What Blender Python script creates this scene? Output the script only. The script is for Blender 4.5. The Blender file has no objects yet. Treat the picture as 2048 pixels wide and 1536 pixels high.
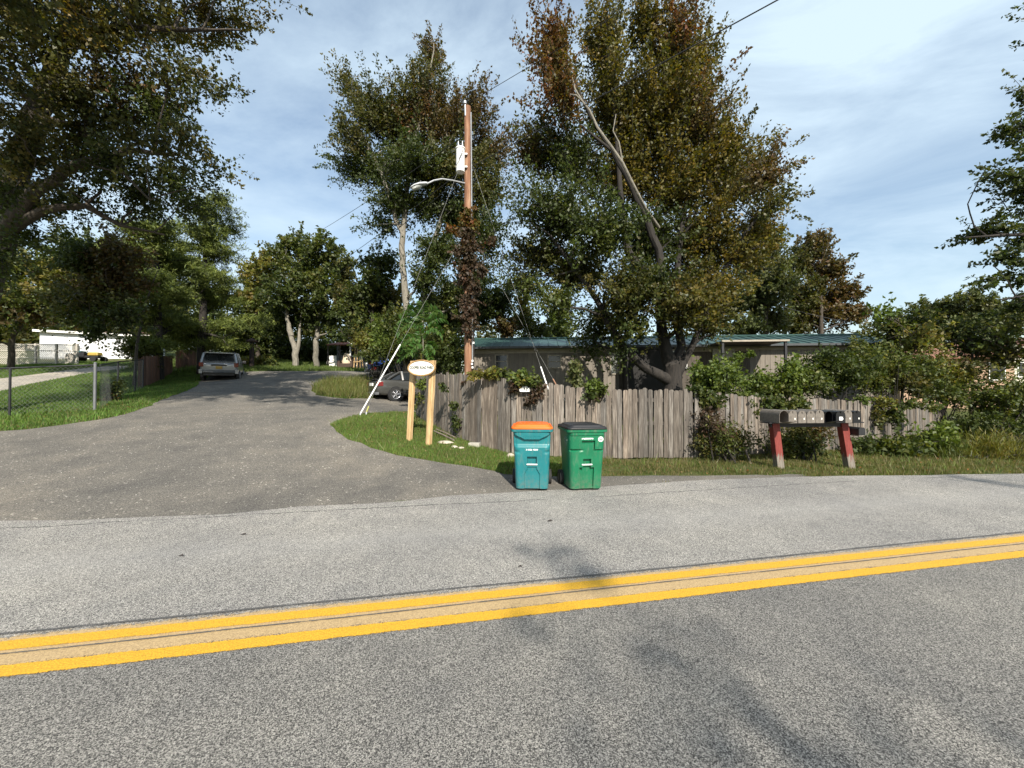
import bpy, math, random
import numpy as np
from mathutils import Vector, Matrix
from mathutils.geometry import delaunay_2d_cdt
random.seed(7); RNG = np.random.default_rng(7)
S = bpy.context.scene; COL = S.collection
R = math.radians
# ------------------------------------------------------------------ camera, sky, sun, exposure
F = 769.0; CH = 1.6; PITCH = math.atan(10/769.0)
cd = bpy.data.cameras.new('camera'); cam = bpy.data.objects.new('camera', cd); COL.objects.link(cam)
cd.sensor_fit = 'HORIZONTAL'; cd.sensor_width = 36; cd.lens = 36*F/2048; cd.clip_start = 0.05; cd.clip_end = 2000
cam.location = (0, 0, CH); cam.rotation_euler = (R(90)+PITCH, 0, 0); S.camera = cam
S.view_settings.view_transform = 'Standard'; S.view_settings.look = 'None'
S.view_settings.exposure = 0.72; S.view_settings.gamma = 1
SUN_EL = R(38); LD = Vector((-.26, 1.0, 0)).normalized()          # horizontal travel of the light
sl = bpy.data.lights.new('sun', 'SUN'); sl.energy = 4.9; sl.angle = R(.5); sl.color = (1, .93, .82)
so = bpy.data.objects.new('sun', sl); COL.objects.link(so)
so.rotation_euler = Vector((LD.x*math.cos(SUN_EL), LD.y*math.cos(SUN_EL), -math.sin(SUN_EL))).to_track_quat('-Z', 'Y').to_euler()
so.location = (5, -20, 30)
W = bpy.data.worlds.new('World'); S.world = W; W.use_nodes = True
nt = W.node_tree; nt.nodes.clear()
def wn(t, **k):
    n = nt.nodes.new(t)
    for a, b in k.items(): setattr(n, a, b)
    return n
sky = wn('ShaderNodeTexSky', sky_type='NISHITA'); sky.sun_disc = False; sky.sun_elevation = SUN_EL
sky.sun_rotation = math.atan2(-LD.x, -LD.y); sky.air_density = 1.3; sky.dust_density = .9; sky.ozone_density = 1.2
tc = wn('ShaderNodeTexCoord'); sep = wn('ShaderNodeSeparateXYZ'); nt.links.new(tc.outputs['Generated'], sep.inputs[0])
mx = wn('ShaderNodeMath', operation='MAXIMUM'); nt.links.new(sep.outputs[2], mx.inputs[0]); mx.inputs[1].default_value = .0
ad = wn('ShaderNodeMath', operation='ADD'); nt.links.new(mx.outputs[0], ad.inputs[0]); ad.inputs[1].default_value = .22
dv = wn('ShaderNodeVectorMath', operation='DIVIDE'); cb = wn('ShaderNodeCombineXYZ')
for i in range(3): nt.links.new(ad.outputs[0], cb.inputs[i])
nt.links.new(tc.outputs['Generated'], dv.inputs[0]); nt.links.new(cb.outputs[0], dv.inputs[1])
mp = wn('ShaderNodeMapping'); mp.inputs['Rotation'].default_value = (0, 0, R(35)); mp.inputs['Scale'].default_value = (1.2, 1.9, 1)
nt.links.new(dv.outputs[0], mp.inputs[0])
def noise(sc, det, rg, dist=0):
    n = wn('ShaderNodeTexNoise'); n.inputs['Scale'].default_value = sc; n.inputs['Detail'].default_value = det
    n.inputs['Roughness'].default_value = rg; n.inputs['Distortion'].default_value = dist
    nt.links.new(mp.outputs[0], n.inputs['Vector']); return n
n1 = noise(1.1, 9, .62, .6); n2 = noise(.45, 3, .5)
ml = wn('ShaderNodeMath', operation='MULTIPLY'); nt.links.new(n1.outputs['Fac'], ml.inputs[0]); nt.links.new(n2.outputs['Fac'], ml.inputs[1])
mr = wn('ShaderNodeMapRange'); nt.links.new(ml.outputs[0], mr.inputs['Value'])
mr.inputs['From Min'].default_value = .15; mr.inputs['From Max'].default_value = .40; mr.inputs['To Min'].default_value = .08; mr.inputs['To Max'].default_value = .9
b1 = wn('ShaderNodeBackground'); b1.inputs['Strength'].default_value = .105; nt.links.new(sky.outputs[0], b1.inputs['Color'])
b2 = wn('ShaderNodeBackground'); b2.inputs['Color'].default_value = (.72, .88, 1.0, 1); b2.inputs['Strength'].default_value = .70
ms = wn('ShaderNodeMixShader'); nt.links.new(mr.outputs[0], ms.inputs[0]); nt.links.new(b1.outputs[0], ms.inputs[1]); nt.links.new(b2.outputs[0], ms.inputs[2])
wo = wn('ShaderNodeOutputWorld'); nt.links.new(ms.outputs[0], wo.inputs[0])

# ------------------------------------------------------------------ picking points
CP, SP = math.cos(PITCH), math.sin(PITCH)
def ray(px, py):
    a = (px-1024)/F; b = (768-py)/F
    return np.array((a, CP-b*SP, b*CP+SP))
def P(px, py, Y):
    d = ray(px, py); t = Y/d[1]; return Vector((d[0]*t, Y, CH+d[2]*t))
# terrain: a smooth surface through surveyed points (pixel row, distance) and a flat road zone
ctl = [(190,820,11),(0,858,8.9),(440,761,21),(665,850,9.8),(790,803,18),(800,828,12.5),(718,832,11),(520,760,20),(600,742,27),(700,742,28),
 (745,750,25),(590,733,32),(690,740,33),(0,728,25),(150,728,25),(0,780,17),(838,886,8.7),(1065,977,6.2),(908,875,9.8),(1021,910,8.6),(1200,918,8.5),
 (1385,918,8.7),(1650,905,10.3),(1890,880,13),(1558,935,7.9),(2048,948,7.4),(340,750,23),(500,743,25)]
cpts = [tuple(P(*c)) for c in ctl]
cpts += [(x, y, 0) for x in (-22,-14,-7,-2,3,8,14,24) for y in (-12,-4,1.5)] + [(-14,4.2,.02),(-6,4.5,0),(-3,5,0),(0,6.1,0),(3,6.6,0),(6,6.9,0)]
cpts += [(-2,17,.55),(6,16.5,.5),(14,16,.45),(24,14,.2),(30,30,.7),(5,28,.9),(5,45,1.4),(30,45,1.2),(-15,45,5.0),(-45,45,6.2),(-45,20,3.4),(-45,0,0),(45,0,-.1),(45,20,.3)]
cpts = np.array(cpts)
def tps_k(d2): return d2*np.log(d2+1e-9)*.5
A = cpts[:, :2]; n_ = len(A)
d2 = ((A[:, None]-A[None])**2).sum(-1); K = tps_k(d2)+np.eye(n_)*3.0
Q = np.hstack([np.ones((n_, 1)), A]); M_ = np.block([[K, Q], [Q.T, np.zeros((3, 3))]])
SOL = np.linalg.solve(M_, np.concatenate([cpts[:, 2], np.zeros(3)]))
def zt(xy):
    xy = np.atleast_2d(np.asarray(xy, float)).copy(); out = np.empty(len(xy))
    xy[:, 0] = np.clip(xy[:, 0], -45, 45); xy[:, 1] = np.clip(xy[:, 1], -12, 45)
    for i in range(0, len(xy), 20000):
        q = xy[i:i+20000]; k = tps_k(((q[:, None]-A[None])**2).sum(-1))
        out[i:i+20000] = k@SOL[:n_]+SOL[n_]+q@SOL[n_+1:]
    # the road zone stays flat
    w = np.clip((xy[:, 1]-.2*xy[:, 0]-4.2)/1.2, 0, 1); w = w*w*(3-2*w)
    return out*w
def z1(x, y): return float(zt([(x, y)])[0])
def G(px, py):
    d = ray(px, py); ts = np.linspace(1, 60, 1200); pts = np.array([0, 0, CH])+ts[:, None]*d
    h = pts[:, 2]-zt(pts[:, :2]); i = np.argmax(h < 0)
    if h[i] >= 0: i = len(ts)-1
    a = h[i-1]/(h[i-1]-h[i]+1e-12) if i > 0 else 0
    p = pts[i-1]*(1-a)+pts[i]*a; return Vector(p)

# ------------------------------------------------------------------ helpers
def tag(o, label=None, cat=None, group=None, kind=None):
    if label: o['label'] = label
    if cat: o['category'] = cat
    if group: o['group'] = group
    if kind: o['kind'] = kind
    return o
def thing(name, label, cat, loc=(0,0,0), rz=0, group=None):
    o = bpy.data.objects.new(name, None); COL.objects.link(o); o.empty_display_size = .2
    o.location = loc; o.rotation_euler = (0, 0, rz); return tag(o, label, cat, group)
def mesh_obj(name, verts, faces, mat, parent=None, col=None, smooth=False):
    me = bpy.data.meshes.new(name)
    if isinstance(faces, np.ndarray):
        nv, nf, k = len(verts), len(faces), faces.shape[1]
        me.vertices.add(nv); me.vertices.foreach_set('co', np.asarray(verts, np.float32).ravel())
        me.loops.add(nf*k); me.loops.foreach_set('vertex_index', faces.astype(np.int32).ravel())
        me.polygons.add(nf); me.polygons.foreach_set('loop_start', np.arange(0, nf*k, k, dtype=np.int32))
        me.update(calc_edges=True)
    else:
        me.from_pydata([tuple(v) for v in verts], [], faces); me.update()
    if col is not None:
        at = me.color_attributes.new('col', 'FLOAT_COLOR', 'POINT')
        c = np.ones((len(verts), 4), np.float32); c[:, :3] = np.asarray(col)[:, :3]; at.data.foreach_set('color', c.ravel())
    if smooth: me.polygons.foreach_set('use_smooth', np.ones(len(me.polygons), bool))
    me.materials.append(mat)
    o = bpy.data.objects.new(name, me); COL.objects.link(o)
    if parent: o.parent = parent
    return o
class MB:
    def __init__(s): s.v = []; s.f = []; s.c = []; s.cur = (1, 1, 1)
    def add(s, vs, fs):
        b = len(s.v); s.v += [tuple(v) for v in vs]; s.f += [tuple(i+b for i in f) for f in fs]; s.c += [s.cur]*len(vs); return s
    def box(s, x0, x1, y0, y1, z0, z1, M=None, tp=0):
        vs = [Vector((x, y, z)) for z in (z0, z1) for x, y in ((x0, y0), (x1, y0), (x1, y1), (x0, y1))]
        if tp:
            cx, cy = (x0+x1)/2, (y0+y1)/2
            for v in vs[4:]: v.x = cx+(v.x-cx)*(1-tp); v.y = cy+(v.y-cy)*(1-tp)
        if M: vs = [M@v for v in vs]
        return s.add(vs, [(3,2,1,0),(4,5,6,7),(0,1,5,4),(1,2,6,5),(2,3,7,6),(3,0,4,7)])
    def tube(s, pts, rad, n=8, cap=True, M=None):
        pts = [Vector(p) for p in pts]
        if not isinstance(rad, (list, tuple)): rad = [rad]*len(pts)
        vs = []; u = None
        for i, p in enumerate(pts):
            t = (pts[min(i+1, len(pts)-1)]-pts[max(i-1, 0)])
            t = t.normalized() if t.length > 1e-9 else Vector((0, 0, 1))
            if u is None: u = t.orthogonal().normalized()
            u = (u-t*u.dot(t)); u = u.normalized() if u.length > 1e-6 else t.orthogonal().normalized(); w = t.cross(u)
            for k in range(n):
                a = 2*math.pi*k/n; vs.append(p+(u*math.cos(a)+w*math.sin(a))*rad[i])
        fs = [(i*n+k, i*n+(k+1) % n, (i+1)*n+(k+1) % n, (i+1)*n+k) for i in range(len(pts)-1) for k in range(n)]
        if cap: fs += [tuple(range(n))[::-1], tuple(range((len(pts)-1)*n, len(pts)*n))]
        if M: vs = [M@v for v in vs]
        return s.add(vs, fs)
    def loft(s, secs, cap=True, M=None):
        n = len(secs[0]); vs = [Vector(p) for q in secs for p in q]
        fs = [(i*n+k, i*n+(k+1) % n, (i+1)*n+(k+1) % n, (i+1)*n+k) for i in range(len(secs)-1) for k in range(n)]
        if cap: fs += [tuple(range(n))[::-1], tuple(range((len(secs)-1)*n, len(secs)*n))]
        if M: vs = [M@v for v in vs]
        return s.add(vs, fs)
    def prism(s, poly, ax, d0, d1, M=None):            # 2D outline extruded along an axis
        def mk(p, d): return {'x': (d, p[0], p[1]), 'y': (p[0], d, p[1]), 'z': (p[0], p[1], d)}[ax]
        return s.loft([[mk(p, d0) for p in poly], [mk(p, d1) for p in poly]], True, M)
    def build(s, name, mat, parent=None, smooth=False, bevel=0):
        o = mesh_obj(name, s.v, s.f, mat, parent, s.c, False)
        if smooth:
            me = o.data; me.polygons.foreach_set('use_smooth', np.ones(len(me.polygons), bool))
            try: me.set_sharp_from_angle(angle=R(40))
            except Exception: pass
        if bevel:
            b = o.modifiers.new('bevel', 'BEVEL'); b.width = bevel; b.segments = 2; b.limit_method = 'ANGLE'
        return o
def V(*a): return Vector(a)
def Mat(loc, rz=0, rx=0, ry=0): return Matrix.Translation(loc)@Matrix.Rotation(rz, 4, 'Z')@Matrix.Rotation(ry, 4, 'Y')@Matrix.Rotation(rx, 4, 'X')

# ------------------------------------------------------------------ materials
def new_mat(name):
    m = bpy.data.materials.new(name); m.use_nodes = True; t = m.node_tree; t.nodes.clear()
    o = t.nodes.new('ShaderNodeOutputMaterial'); b = t.nodes.new('ShaderNodeBsdfPrincipled'); t.links.new(b.outputs[0], o.inputs[0])
    return m, t, b, o
class NT:
    def __init__(s, t): s.t = t
    def n(s, ty, **k):
        q = s.t.nodes.new(ty)
        for a, b in k.items(): setattr(q, a, b)
        return q
    def l(s, a, b): s.t.links.new(a, b)
    def noise(s, vec, sc, det=4, rg=.55, dist=0):
        q = s.n('ShaderNodeTexNoise'); q.inputs['Scale'].default_value = sc; q.inputs['Detail'].default_value = det
        q.inputs['Roughness'].default_value = rg; q.inputs['Distortion'].default_value = dist
        if vec: s.l(vec, q.inputs['Vector'])
        return q.outputs['Fac']
    def obj(s, scale=(1,1,1), rot=0):
        c = s.n('ShaderNodeTexCoord'); m = s.n('ShaderNodeMapping'); m.inputs['Scale'].default_value = scale
        m.inputs['Rotation'].default_value = (0, 0, rot); s.l(c.outputs['Object'], m.inputs[0]); return m.outputs[0]
    def ramp(s, fac, stops, interp='LINEAR'):
        q = s.n('ShaderNodeValToRGB'); s.l(fac, q.inputs[0]); e = q.color_ramp.elements; q.color_ramp.interpolation = interp
        while len(e) < len(stops): e.new(.5)
        for i, (p, c) in enumerate(stops):
            e[i].position = p; e[i].color = (*c, 1) if len(c) == 3 else c
        return q.outputs[0]
    def mix(s, fac, a, b, mode='MIX'):
        q = s.n('ShaderNodeMix', data_type='RGBA', blend_type=mode)
        if isinstance(fac, (int, float)): q.inputs[0].default_value = fac
        else: s.l(fac, q.inputs[0])
        for v, k in ((a, 6), (b, 7)):
            if isinstance(v, tuple): q.inputs[k].default_value = (*v, 1)
            else: s.l(v, q.inputs[k])
        return q.outputs[2]
    def math(s, op, a, b=None, clamp=False):
        q = s.n('ShaderNodeMath', operation=op, use_clamp=clamp)
        for v, k in ((a, 0), (b, 1)):
            if v is None: continue
            if isinstance(v, (int, float)): q.inputs[k].default_value = v
            else: s.l(v, q.inputs[k])
        return q.outputs[0]
    def rng(s, v, a, b, c=0, d=1):
        q = s.n('ShaderNodeMapRange'); s.l(v, q.inputs[0])
        for i, x in enumerate((a, b, c, d)): q.inputs[i+1].default_value = x
        return q.outputs[0]
    def bump(s, h, b, st=.4, dist=.01):
        q = s.n('ShaderNodeBump'); q.inputs['Strength'].default_value = st; q.inputs['Distance'].default_value = dist
        s.l(h, q.inputs['Height']); s.l(q.outputs[0], b.inputs['Normal'])
    def attr(s, name='col'): return s.n('ShaderNodeAttribute', attribute_name=name).outputs['Color']
def simple(name, col, rough=.6, metal=0, var=.15, sc=6, coat=0, bump=0, grime=0):
    m, t, b, o = new_mat(name); N = NT(t); f = N.noise(N.obj(), sc, 5, .6)
    lo = tuple(c*(1-var) for c in col); hi = tuple(min(1, c*(1+var)) for c in col)
    c_ = N.ramp(f, [(.3, lo), (.7, hi)])
    if grime:
        g1 = N.noise(N.obj((3, 3, .8)), 6, 7, .75); c_ = N.mix(N.rng(g1, .52, .72, 0, grime), c_, (.20,.19,.16)); z_ = N.n('ShaderNodeSeparateXYZ'); N.l(N.obj(), z_.inputs[0]); c_ = N.mix(N.math('MULTIPLY', N.rng(z_.outputs[2], 0, .3, .8, 0), N.rng(N.noise(N.obj(), 22, 6, .8), .4, .7)), c_, (.17,.15,.12))
    N.l(c_, b.inputs['Base Color'])
    b.inputs['Roughness'].default_value = rough; b.inputs['Metallic'].default_value = metal; b.inputs['Coat Weight'].default_value = coat
    if bump: N.bump(N.noise(N.obj(), sc*8, 3), b, bump, .005)
    return m
def leafmat(name, trans=.35, rough=.5):
    m, t, b, o = new_mat(name); N = NT(t); c = N.attr()
    c2 = N.mix(N.rng(N.noise(N.obj(), 9, 2), .3, .7, 0, .35), c, (.02, .03, .01), 'MIX'); N.l(c2, b.inputs['Base Color'])
    b.inputs['Roughness'].default_value = rough; b.inputs['Specular IOR Level'].default_value = .35
    tr = t.nodes.new('ShaderNodeBsdfTranslucent'); tc_ = N.mix(.5, c2, (.35, .42, .04), 'MULTIPLY'); 
    br = N.n('ShaderNodeMix', data_type='RGBA', blend_type='MULTIPLY'); br.inputs[0].default_value = 1; N.l(c2, br.inputs[6]); br.inputs[7].default_value = (1.5, 1.5, .5, 1)
    N.l(br.outputs[2], tr.inputs[0])
    mxs = t.nodes.new('ShaderNodeMixShader'); mxs.inputs[0].default_value = trans; N.l(b.outputs[0], mxs.inputs[1]); N.l(tr.outputs[0], mxs.inputs[2]); N.l(mxs.outputs[0], o.inputs[0])
    return m
LEAF = leafmat('leaf'); NEEDLE = leafmat('needle', .15, .6); GRASSM = leafmat('grass_blade', .35, .55)
def barkmat(name, a, b_):
    m, t, b, o = new_mat(name); N = NT(t); f = N.noise(N.obj((6, 6, 1.2)), 3, 6, .7)
    N.l(N.ramp(f, [(.3, a), (.7, b_)]), b.inputs['Base Color']); b.inputs['Roughness'].default_value = .9; N.bump(f, b, .8, .03); return m
BARK = barkmat('bark', (.022,.017,.013), (.095,.077,.06)); BARKP = barkmat('bark_pale', (.10,.09,.072), (.30,.275,.225)); BARKD = barkmat('bark_dark', (.009,.008,.007), (.040,.033,.027))
def woodmat(name, a, b_, c, knots=True, rough=.85, gs=(22, 22, 1.1)):
    m, t, b, o = new_mat(name); N = NT(t); f = N.noise(N.obj(gs), 2.2, 6, .65, .3); g = N.noise(N.obj((3, 3, 1.6)), 1.3, 4)
    col = N.ramp(f, [(.25, a), (.5, b_), (.75, c)]); tint = N.attr()
    col = N.mix(1.0, col, tint, 'MULTIPLY'); col = N.mix(N.rng(g, .5, .72, 0, .45), col, tuple(x*.45 for x in b_))
    N.l(col, b.inputs['Base Color']); b.inputs['Roughness'].default_value = rough; N.bump(f, b, .5, .006); return m
PICKET = woodmat('weathered_picket', (.036,.029,.024), (.128,.107,.090), (.34,.305,.265))
CEDAR = woodmat('fresh_timber', (.30,.17,.07), (.52,.35,.17), (.66,.49,.28), gs=(11,11,.9)); BROWNF = woodmat('brown_boards', (.07,.035,.02), (.14,.07,.045), (.22,.13,.09))
POLEM = woodmat('pole_wood', (.05,.022,.015), (.25,.12,.065), (.44,.30,.20), gs=(7,7,.35))
def redpost():
    m, t, b, o = new_mat('peeling_red_paint'); N = NT(t); f = N.noise(N.obj((16, 16, 2.5)), 3, 6, .7); z = N.n('ShaderNodeSeparateXYZ')
    N.l(N.obj(), z.inputs[0]); h = N.rng(z.outputs[2], .0, .42, .36, -.16); k = N.math('ADD', f, h); fac = N.rng(k, .52, .6, 0, 1)
    wood = N.ramp(N.noise(N.obj((30, 30, 2)), 2, 5), [(.3, (.09,.075,.06)), (.7, (.27,.24,.20))]); red = N.ramp(f, [(.3, (.13,.018,.014)), (.7, (.23,.04,.03))])
    N.l(N.mix(fac, red, wood), b.inputs['Base Color']); b.inputs['Roughness'].default_value = .7; N.bump(fac, b, .4, .004); return m
REDP = redpost()
def asphalt(name, dark, mid, light, lane=False, sc=150, pale=0.0):
    m, t, b, o = new_mat(name); N = NT(t); v = N.obj()
    f = N.noise(v, sc, 2, .75); big = N.noise(v, .55, 5, .6); med = N.noise(v, 3.5, 4, .6)
    vor = N.n('ShaderNodeTexVoronoi'); vor.inputs['Scale'].default_value = sc*.8; N.l(v, vor.inputs['Vector']); vs = N.n('ShaderNodeSeparateColor'); N.l(vor.outputs['Color'], vs.inputs[0])
    k = N.math('ADD', N.math('MULTIPLY', f, .42), N.math('ADD', N.math('MULTIPLY', vs.outputs[0], .30), N.math('MULTIPLY', N.noise(v, 75, 3, .8), .28)))
    c = N.ramp(k, [(.34, dark), (.475, mid), (.61, light), (.74, tuple(min(1, x*1.7) for x in light))])
    c = N.mix(1.0, c, N.ramp(big, [(.3, (.80,.80,.81)), (.7, (1.14,1.12,1.08))]), 'MULTIPLY')
    c = N.mix(1.0, c, N.ramp(med, [(.3, (.9,.9,.9)), (.7, (1.08,1.07,1.05))]), 'MULTIPLY')
    if lane:
        sp_ = N.n('ShaderNodeSeparateXYZ'); N.l(v, sp_.inputs[0]); d = N.math('SUBTRACT', sp_.outputs[1], N.math('MULTIPLY', sp_.outputs[0], .198))
        d2_ = N.math('ADD', d, N.math('MULTIPLY', med, .25)); fac = N.rng(d2_, 3.15, 3.3, 0, 1)
        c = N.mix(fac, N.mix(1.0, c, (.70,.70,.695), 'MULTIPLY'), c)
        crk = N.math('ABSOLUTE', N.math('SUBTRACT', N.math('ADD', d, N.math('MULTIPLY', N.noise(v, 2.2, 6, .75), .16)), 5.62)); cf = N.rng(crk, .004, .012, 1, 0)
        cf = N.math('MULTIPLY', cf, N.rng(N.noise(v, .7, 3), .42, .5, 0, 1)); c = N.mix(cf, c, (.035,.035,.035))
        # patching seams along the wheel paths
        wv = N.math('ABSOLUTE', N.math('SUBTRACT', N.math('ADD', d, N.math('MULTIPLY', big, .4)), 4.6)); c = N.mix(N.rng(wv, 0, .5, .16, 0), c, (.42,.41,.39))
    N.l(c, b.inputs['Base Color']); b.inputs['Roughness'].default_value = .92; b.inputs['Specular IOR Level'].default_value = .25; N.bump(k, b, .9, .006); return m
ASPH = asphalt('road_asphalt', (.032,.032,.032), (.180,.176,.168), (.45,.435,.405), True, 260)
def gravel(name, dark, mid, light, stones, sc=42):
    m, t, b, o = new_mat(name); N = NT(t); v = N.obj(); f = N.noise(v, sc*1.6, 3, .8); big = N.noise(v, .35, 5, .65, .4); med = N.noise(v, 1.6, 5, .65)
    c = N.ramp(f, [(.28, dark), (.5, mid), (.75, light)])
    vor = N.n('ShaderNodeTexVoronoi'); vor.inputs['Scale'].default_value = sc*.55; N.l(v, vor.inputs['Vector']); sc_ = N.n('ShaderNodeSeparateColor'); N.l(vor.outputs['Color'], sc_.inputs[0])
    st = N.math('MULTIPLY', N.rng(sc_.outputs[0], .88, .91, 0, 1), N.rng(vor.outputs['Distance'], .30, .38, 1, 0)); c = N.mix(N.math('MULTIPLY', st, N.rng(med, .38, .6, .15, 1)), c, stones)
    c = N.mix(1.0, c, N.ramp(big, [(.3, (.66,.67,.69)), (.5, (1,.99,.97)), (.7, (1.38,1.32,1.22))]), 'MULTIPLY'); c = N.mix(1.0, c, N.ramp(med, [(.3, (.82,.82,.82)), (.7, (1.12,1.1,1.06))]), 'MULTIPLY')
    N.l(c, b.inputs['Base Color']); b.inputs['Roughness'].default_value = .95; b.inputs['Specular IOR Level'].default_value = .2; N.bump(f, b, .9, .008); return m
DRIVE = gravel('driveway_asphalt', (.030,.029,.027), (.130,.123,.113), (.36,.34,.305), (.42,.40,.36))
PATHM = gravel('pale_gravel', (.14,.13,.115), (.30,.28,.25), (.48,.45,.41), (.6,.58,.54), 26)
def groundmat():
    m, t, b, o = new_mat('turf_and_soil'); N = NT(t); v = N.obj(); f = N.noise(v, 14, 5, .7); g = N.noise(v, 1.1, 5, .6)
    c = N.ramp(f, [(.3, (.03,.035,.012)), (.5, (.065,.085,.022)), (.7, (.11,.11,.045))]); c = N.mix(N.rng(g, .52, .68, 0, .75), c, (.15,.115,.07))
    N.l(c, b.inputs['Base Color']); b.inputs['Roughness'].default_value = 1; b.inputs['Specular IOR Level'].default_value = .1; N.bump(f, b, 1, .03); return m
GROUND = groundmat()
def paint(name, a, b_, wear, edge):
    m, t, b, o = new_mat(name); N = NT(t); v = N.obj(); f = N.noise(v, 120, 3, .8); g = N.noise(v, 7, 6, .75)
    N.l(N.mix(N.rng(f, .35, .65), a, b_), b.inputs['Base Color']); b.inputs['Roughness'].default_value = .75; N.bump(f, b, .6, .004)
    e = N.n('ShaderNodeSeparateColor'); N.l(N.attr(), e.inputs[0])     # 0 at the stripe's edge, 1 inside
    k = N.math('ADD', N.math('ADD', N.math('MULTIPLY', f, .6), N.math('MULTIPLY', g, .5)), N.math('MULTIPLY', e.outputs[0], edge))
    tr = t.nodes.new('ShaderNodeBsdfTransparent'); mxs = t.nodes.new('ShaderNodeMixShader'); N.l(N.rng(k, wear, wear+.06), mxs.inputs[0])
    N.l(tr.outputs[0], mxs.inputs[1]); N.l(b.outputs[0], mxs.inputs[2]); N.l(mxs.outputs[0], o.inputs[0]); return m
YEL = paint('yellow_paint', (.36,.20,.015), (.74,.42,.03), .80, .5); TAN = paint('worn_old_paint', (.26,.18,.09), (.54,.39,.20), .78, .42)
CRACK = paint('tar_crack', (.05,.05,.048), (.12,.115,.11), .88, .42)
GALV = simple('galvanised_metal', (.45,.46,.47), .5, .7, .2, 12); WHITEP = simple('white_paint', (.78,.77,.73), .55, 0, .06, 4); WHITEPL = simple('white_plastic', (.80,.80,.78), .4, 0, .04)
BLACKPL = simple('black_plastic', (.018,.018,.02), .45, 0, .2, 5); DARKM = simple('dark_metal', (.03,.03,.033), .5, .4, .2); RUBBER = simple('rubber', (.018,.018,.018), .85)
CABLE = simple('cable', (.03,.03,.032), .7); STEELC = simple('steel_strand', (.22,.22,.21), .6, .3)
GLASSD = simple('window_glass', (.015,.018,.02), .12, 0, .2, 2, coat=.25); STONE = simple('stone', (.42,.37,.30), .9, 0, .3, 9, bump=.5)
TEAL = simple('teal_plastic', (.010,.155,.17), .42, 0, .12, 3, grime=.4); GREENPL = simple('green_plastic', (.005,.135,.060), .42, 0, .14, 4, grime=.4); ORANGE = simple('orange_plastic', (.75,.14,.015), .42, 0, .08, 4)
TEXTW = simple('white_marking', (.85,.87,.87), .5, 0, .03); TEXTG = simple('dark_lettering', (.04,.05,.03), .6, 0, .1)
FRAMEG = simple('sign_border', (.36,.22,.09), .55, 0, .2, 20)
GREYBOX = simple('grey_brown_metal', (.20,.175,.15), .45, .35, .22, 22); BLACKBOX = simple('black_enamel', (.012,.012,.014), .3, .1, .2, 10, coat=.2)

# ------------------------------------------------------------------ ground, road, driveway
def rough_line(pts, step=.35, amp=.035, closed=True):
    out = []; n = len(pts); rg = range(n if closed else n-1)
    for i in rg:
        a, b = np.array(pts[i][:2]), np.array(pts[(i+1) % n][:2]); L = np.linalg.norm(b-a); k = max(1, int(L/step)) if L < 25 else max(1, int(L/6))
        for j in range(k):
            p = a+(b-a)*j/k
            if L < 25 and (j or 1): p = p+RNG.normal(0, amp, 2)
            out.append(tuple(p))
    return out
def gp(*px): return [tuple(G(*p))[:2] for p in px]
far_edge = gp((0,1042),(150,1040),(300,1034),(450,1028),(600,1015),(750,1006),(900,992),(1024,985),(1120,980),(1200,974),(1374,961),(1520,956),(1674,952),(1774,950),(1860,950),(2048,947))
x0_, y0_ = far_edge[0]; x1_, y1_ = far_edge[-1]
road_far = [(-130, y0_-.2*(130+x0_)), (-22, y0_-.2*(22+x0_)), (-11, y0_-.13*(11+x0_))]+far_edge+[(16, y1_+.2*(16-x1_)), (130, y1_+.2*(130-x1_))]
road_poly = [(-130,-29.5),(130,22.4)]+road_far[::-1]
road_poly = rough_line(road_poly, .5, .02)
dr = gp((0,862),(60,858),(120,850),(200,839),(250,829),(285,818),(330,797),(372,782),(395,772),(398,763),(420,752),(470,747),(500,743),(560,742),(640,742),(720,743),(790,744))
dr_l = [(-60,-14.0),(-30,-4.0),(-17,4.6),(-14,7.2)]
dr_r = [(-7.0,30),(-4,27),(-2.3,22),(-2.2,17.5),(-2.9,15)]+gp((812,822),(770,826),(735,828),(705,833),(680,841),(663,850),(672,862),(700,878),(740,895),(790,909),(850,920),(930,931),(985,941),(1010,950),(1040,953),(1120,953),(1230,951),(1340,951),(1480,950),(1620,950))
drive_poly = rough_line(dr_l[2:]+dr+dr_r+gp((1600,953))+[(p[0], p[1]-.06) for p in far_edge[12:0:-1]]+[(far_edge[0][0], far_edge[0][1]-.1),(-11, road_far[2][1]-.1),(-18, y0_-2.6)], .3, .035)
island = rough_line(gp((622,782),(628,772),(650,763),(690,759),(740,760),(775,764),(795,775),(770,790),(745,797),(690,797),(640,792)), .3, .05)
path_poly = gp((-260,800),(-120,775),(0,757),(60,750),(130,741),(190,734),(262,731),(262,737),(190,744),(120,757),(60,768),(0,783),(-120,812),(-260,850))
def pip(poly, pts):
    x, y = pts[:, 0], pts[:, 1]; r = np.zeros(len(pts), bool); p = np.array(poly); q = np.roll(p, -1, 0)
    for (xa, ya), (xb, yb) in zip(p, q):
        if ya == yb: continue
        c = ((ya > y) != (yb > y)) & (x < (xb-xa)*(y-ya)/(yb-ya)+xa); r ^= c
    return r
def axis(lo, mid0, mid1, hi, st):
    a = list(np.arange(mid0, mid1+1e-6, st)); s = st*2; x = mid1
    while x < hi: x += s; s = min(s*1.35, 60); a.append(x)
    s = st*2; x = mid0
    while x > lo: x -= s; s = min(s*1.35, 60); a.append(x)
    return sorted(a)
gx, gy = axis(-700, -18, 17, 700, .5), axis(-300, -3, 30, 900, .5)
gpts = np.array([(x, y) for x in gx for y in gy]); gpts = gpts+RNG.normal(0, .02, gpts.shape)
verts2 = [Vector(p) for p in gpts]; edges2 = []
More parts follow.
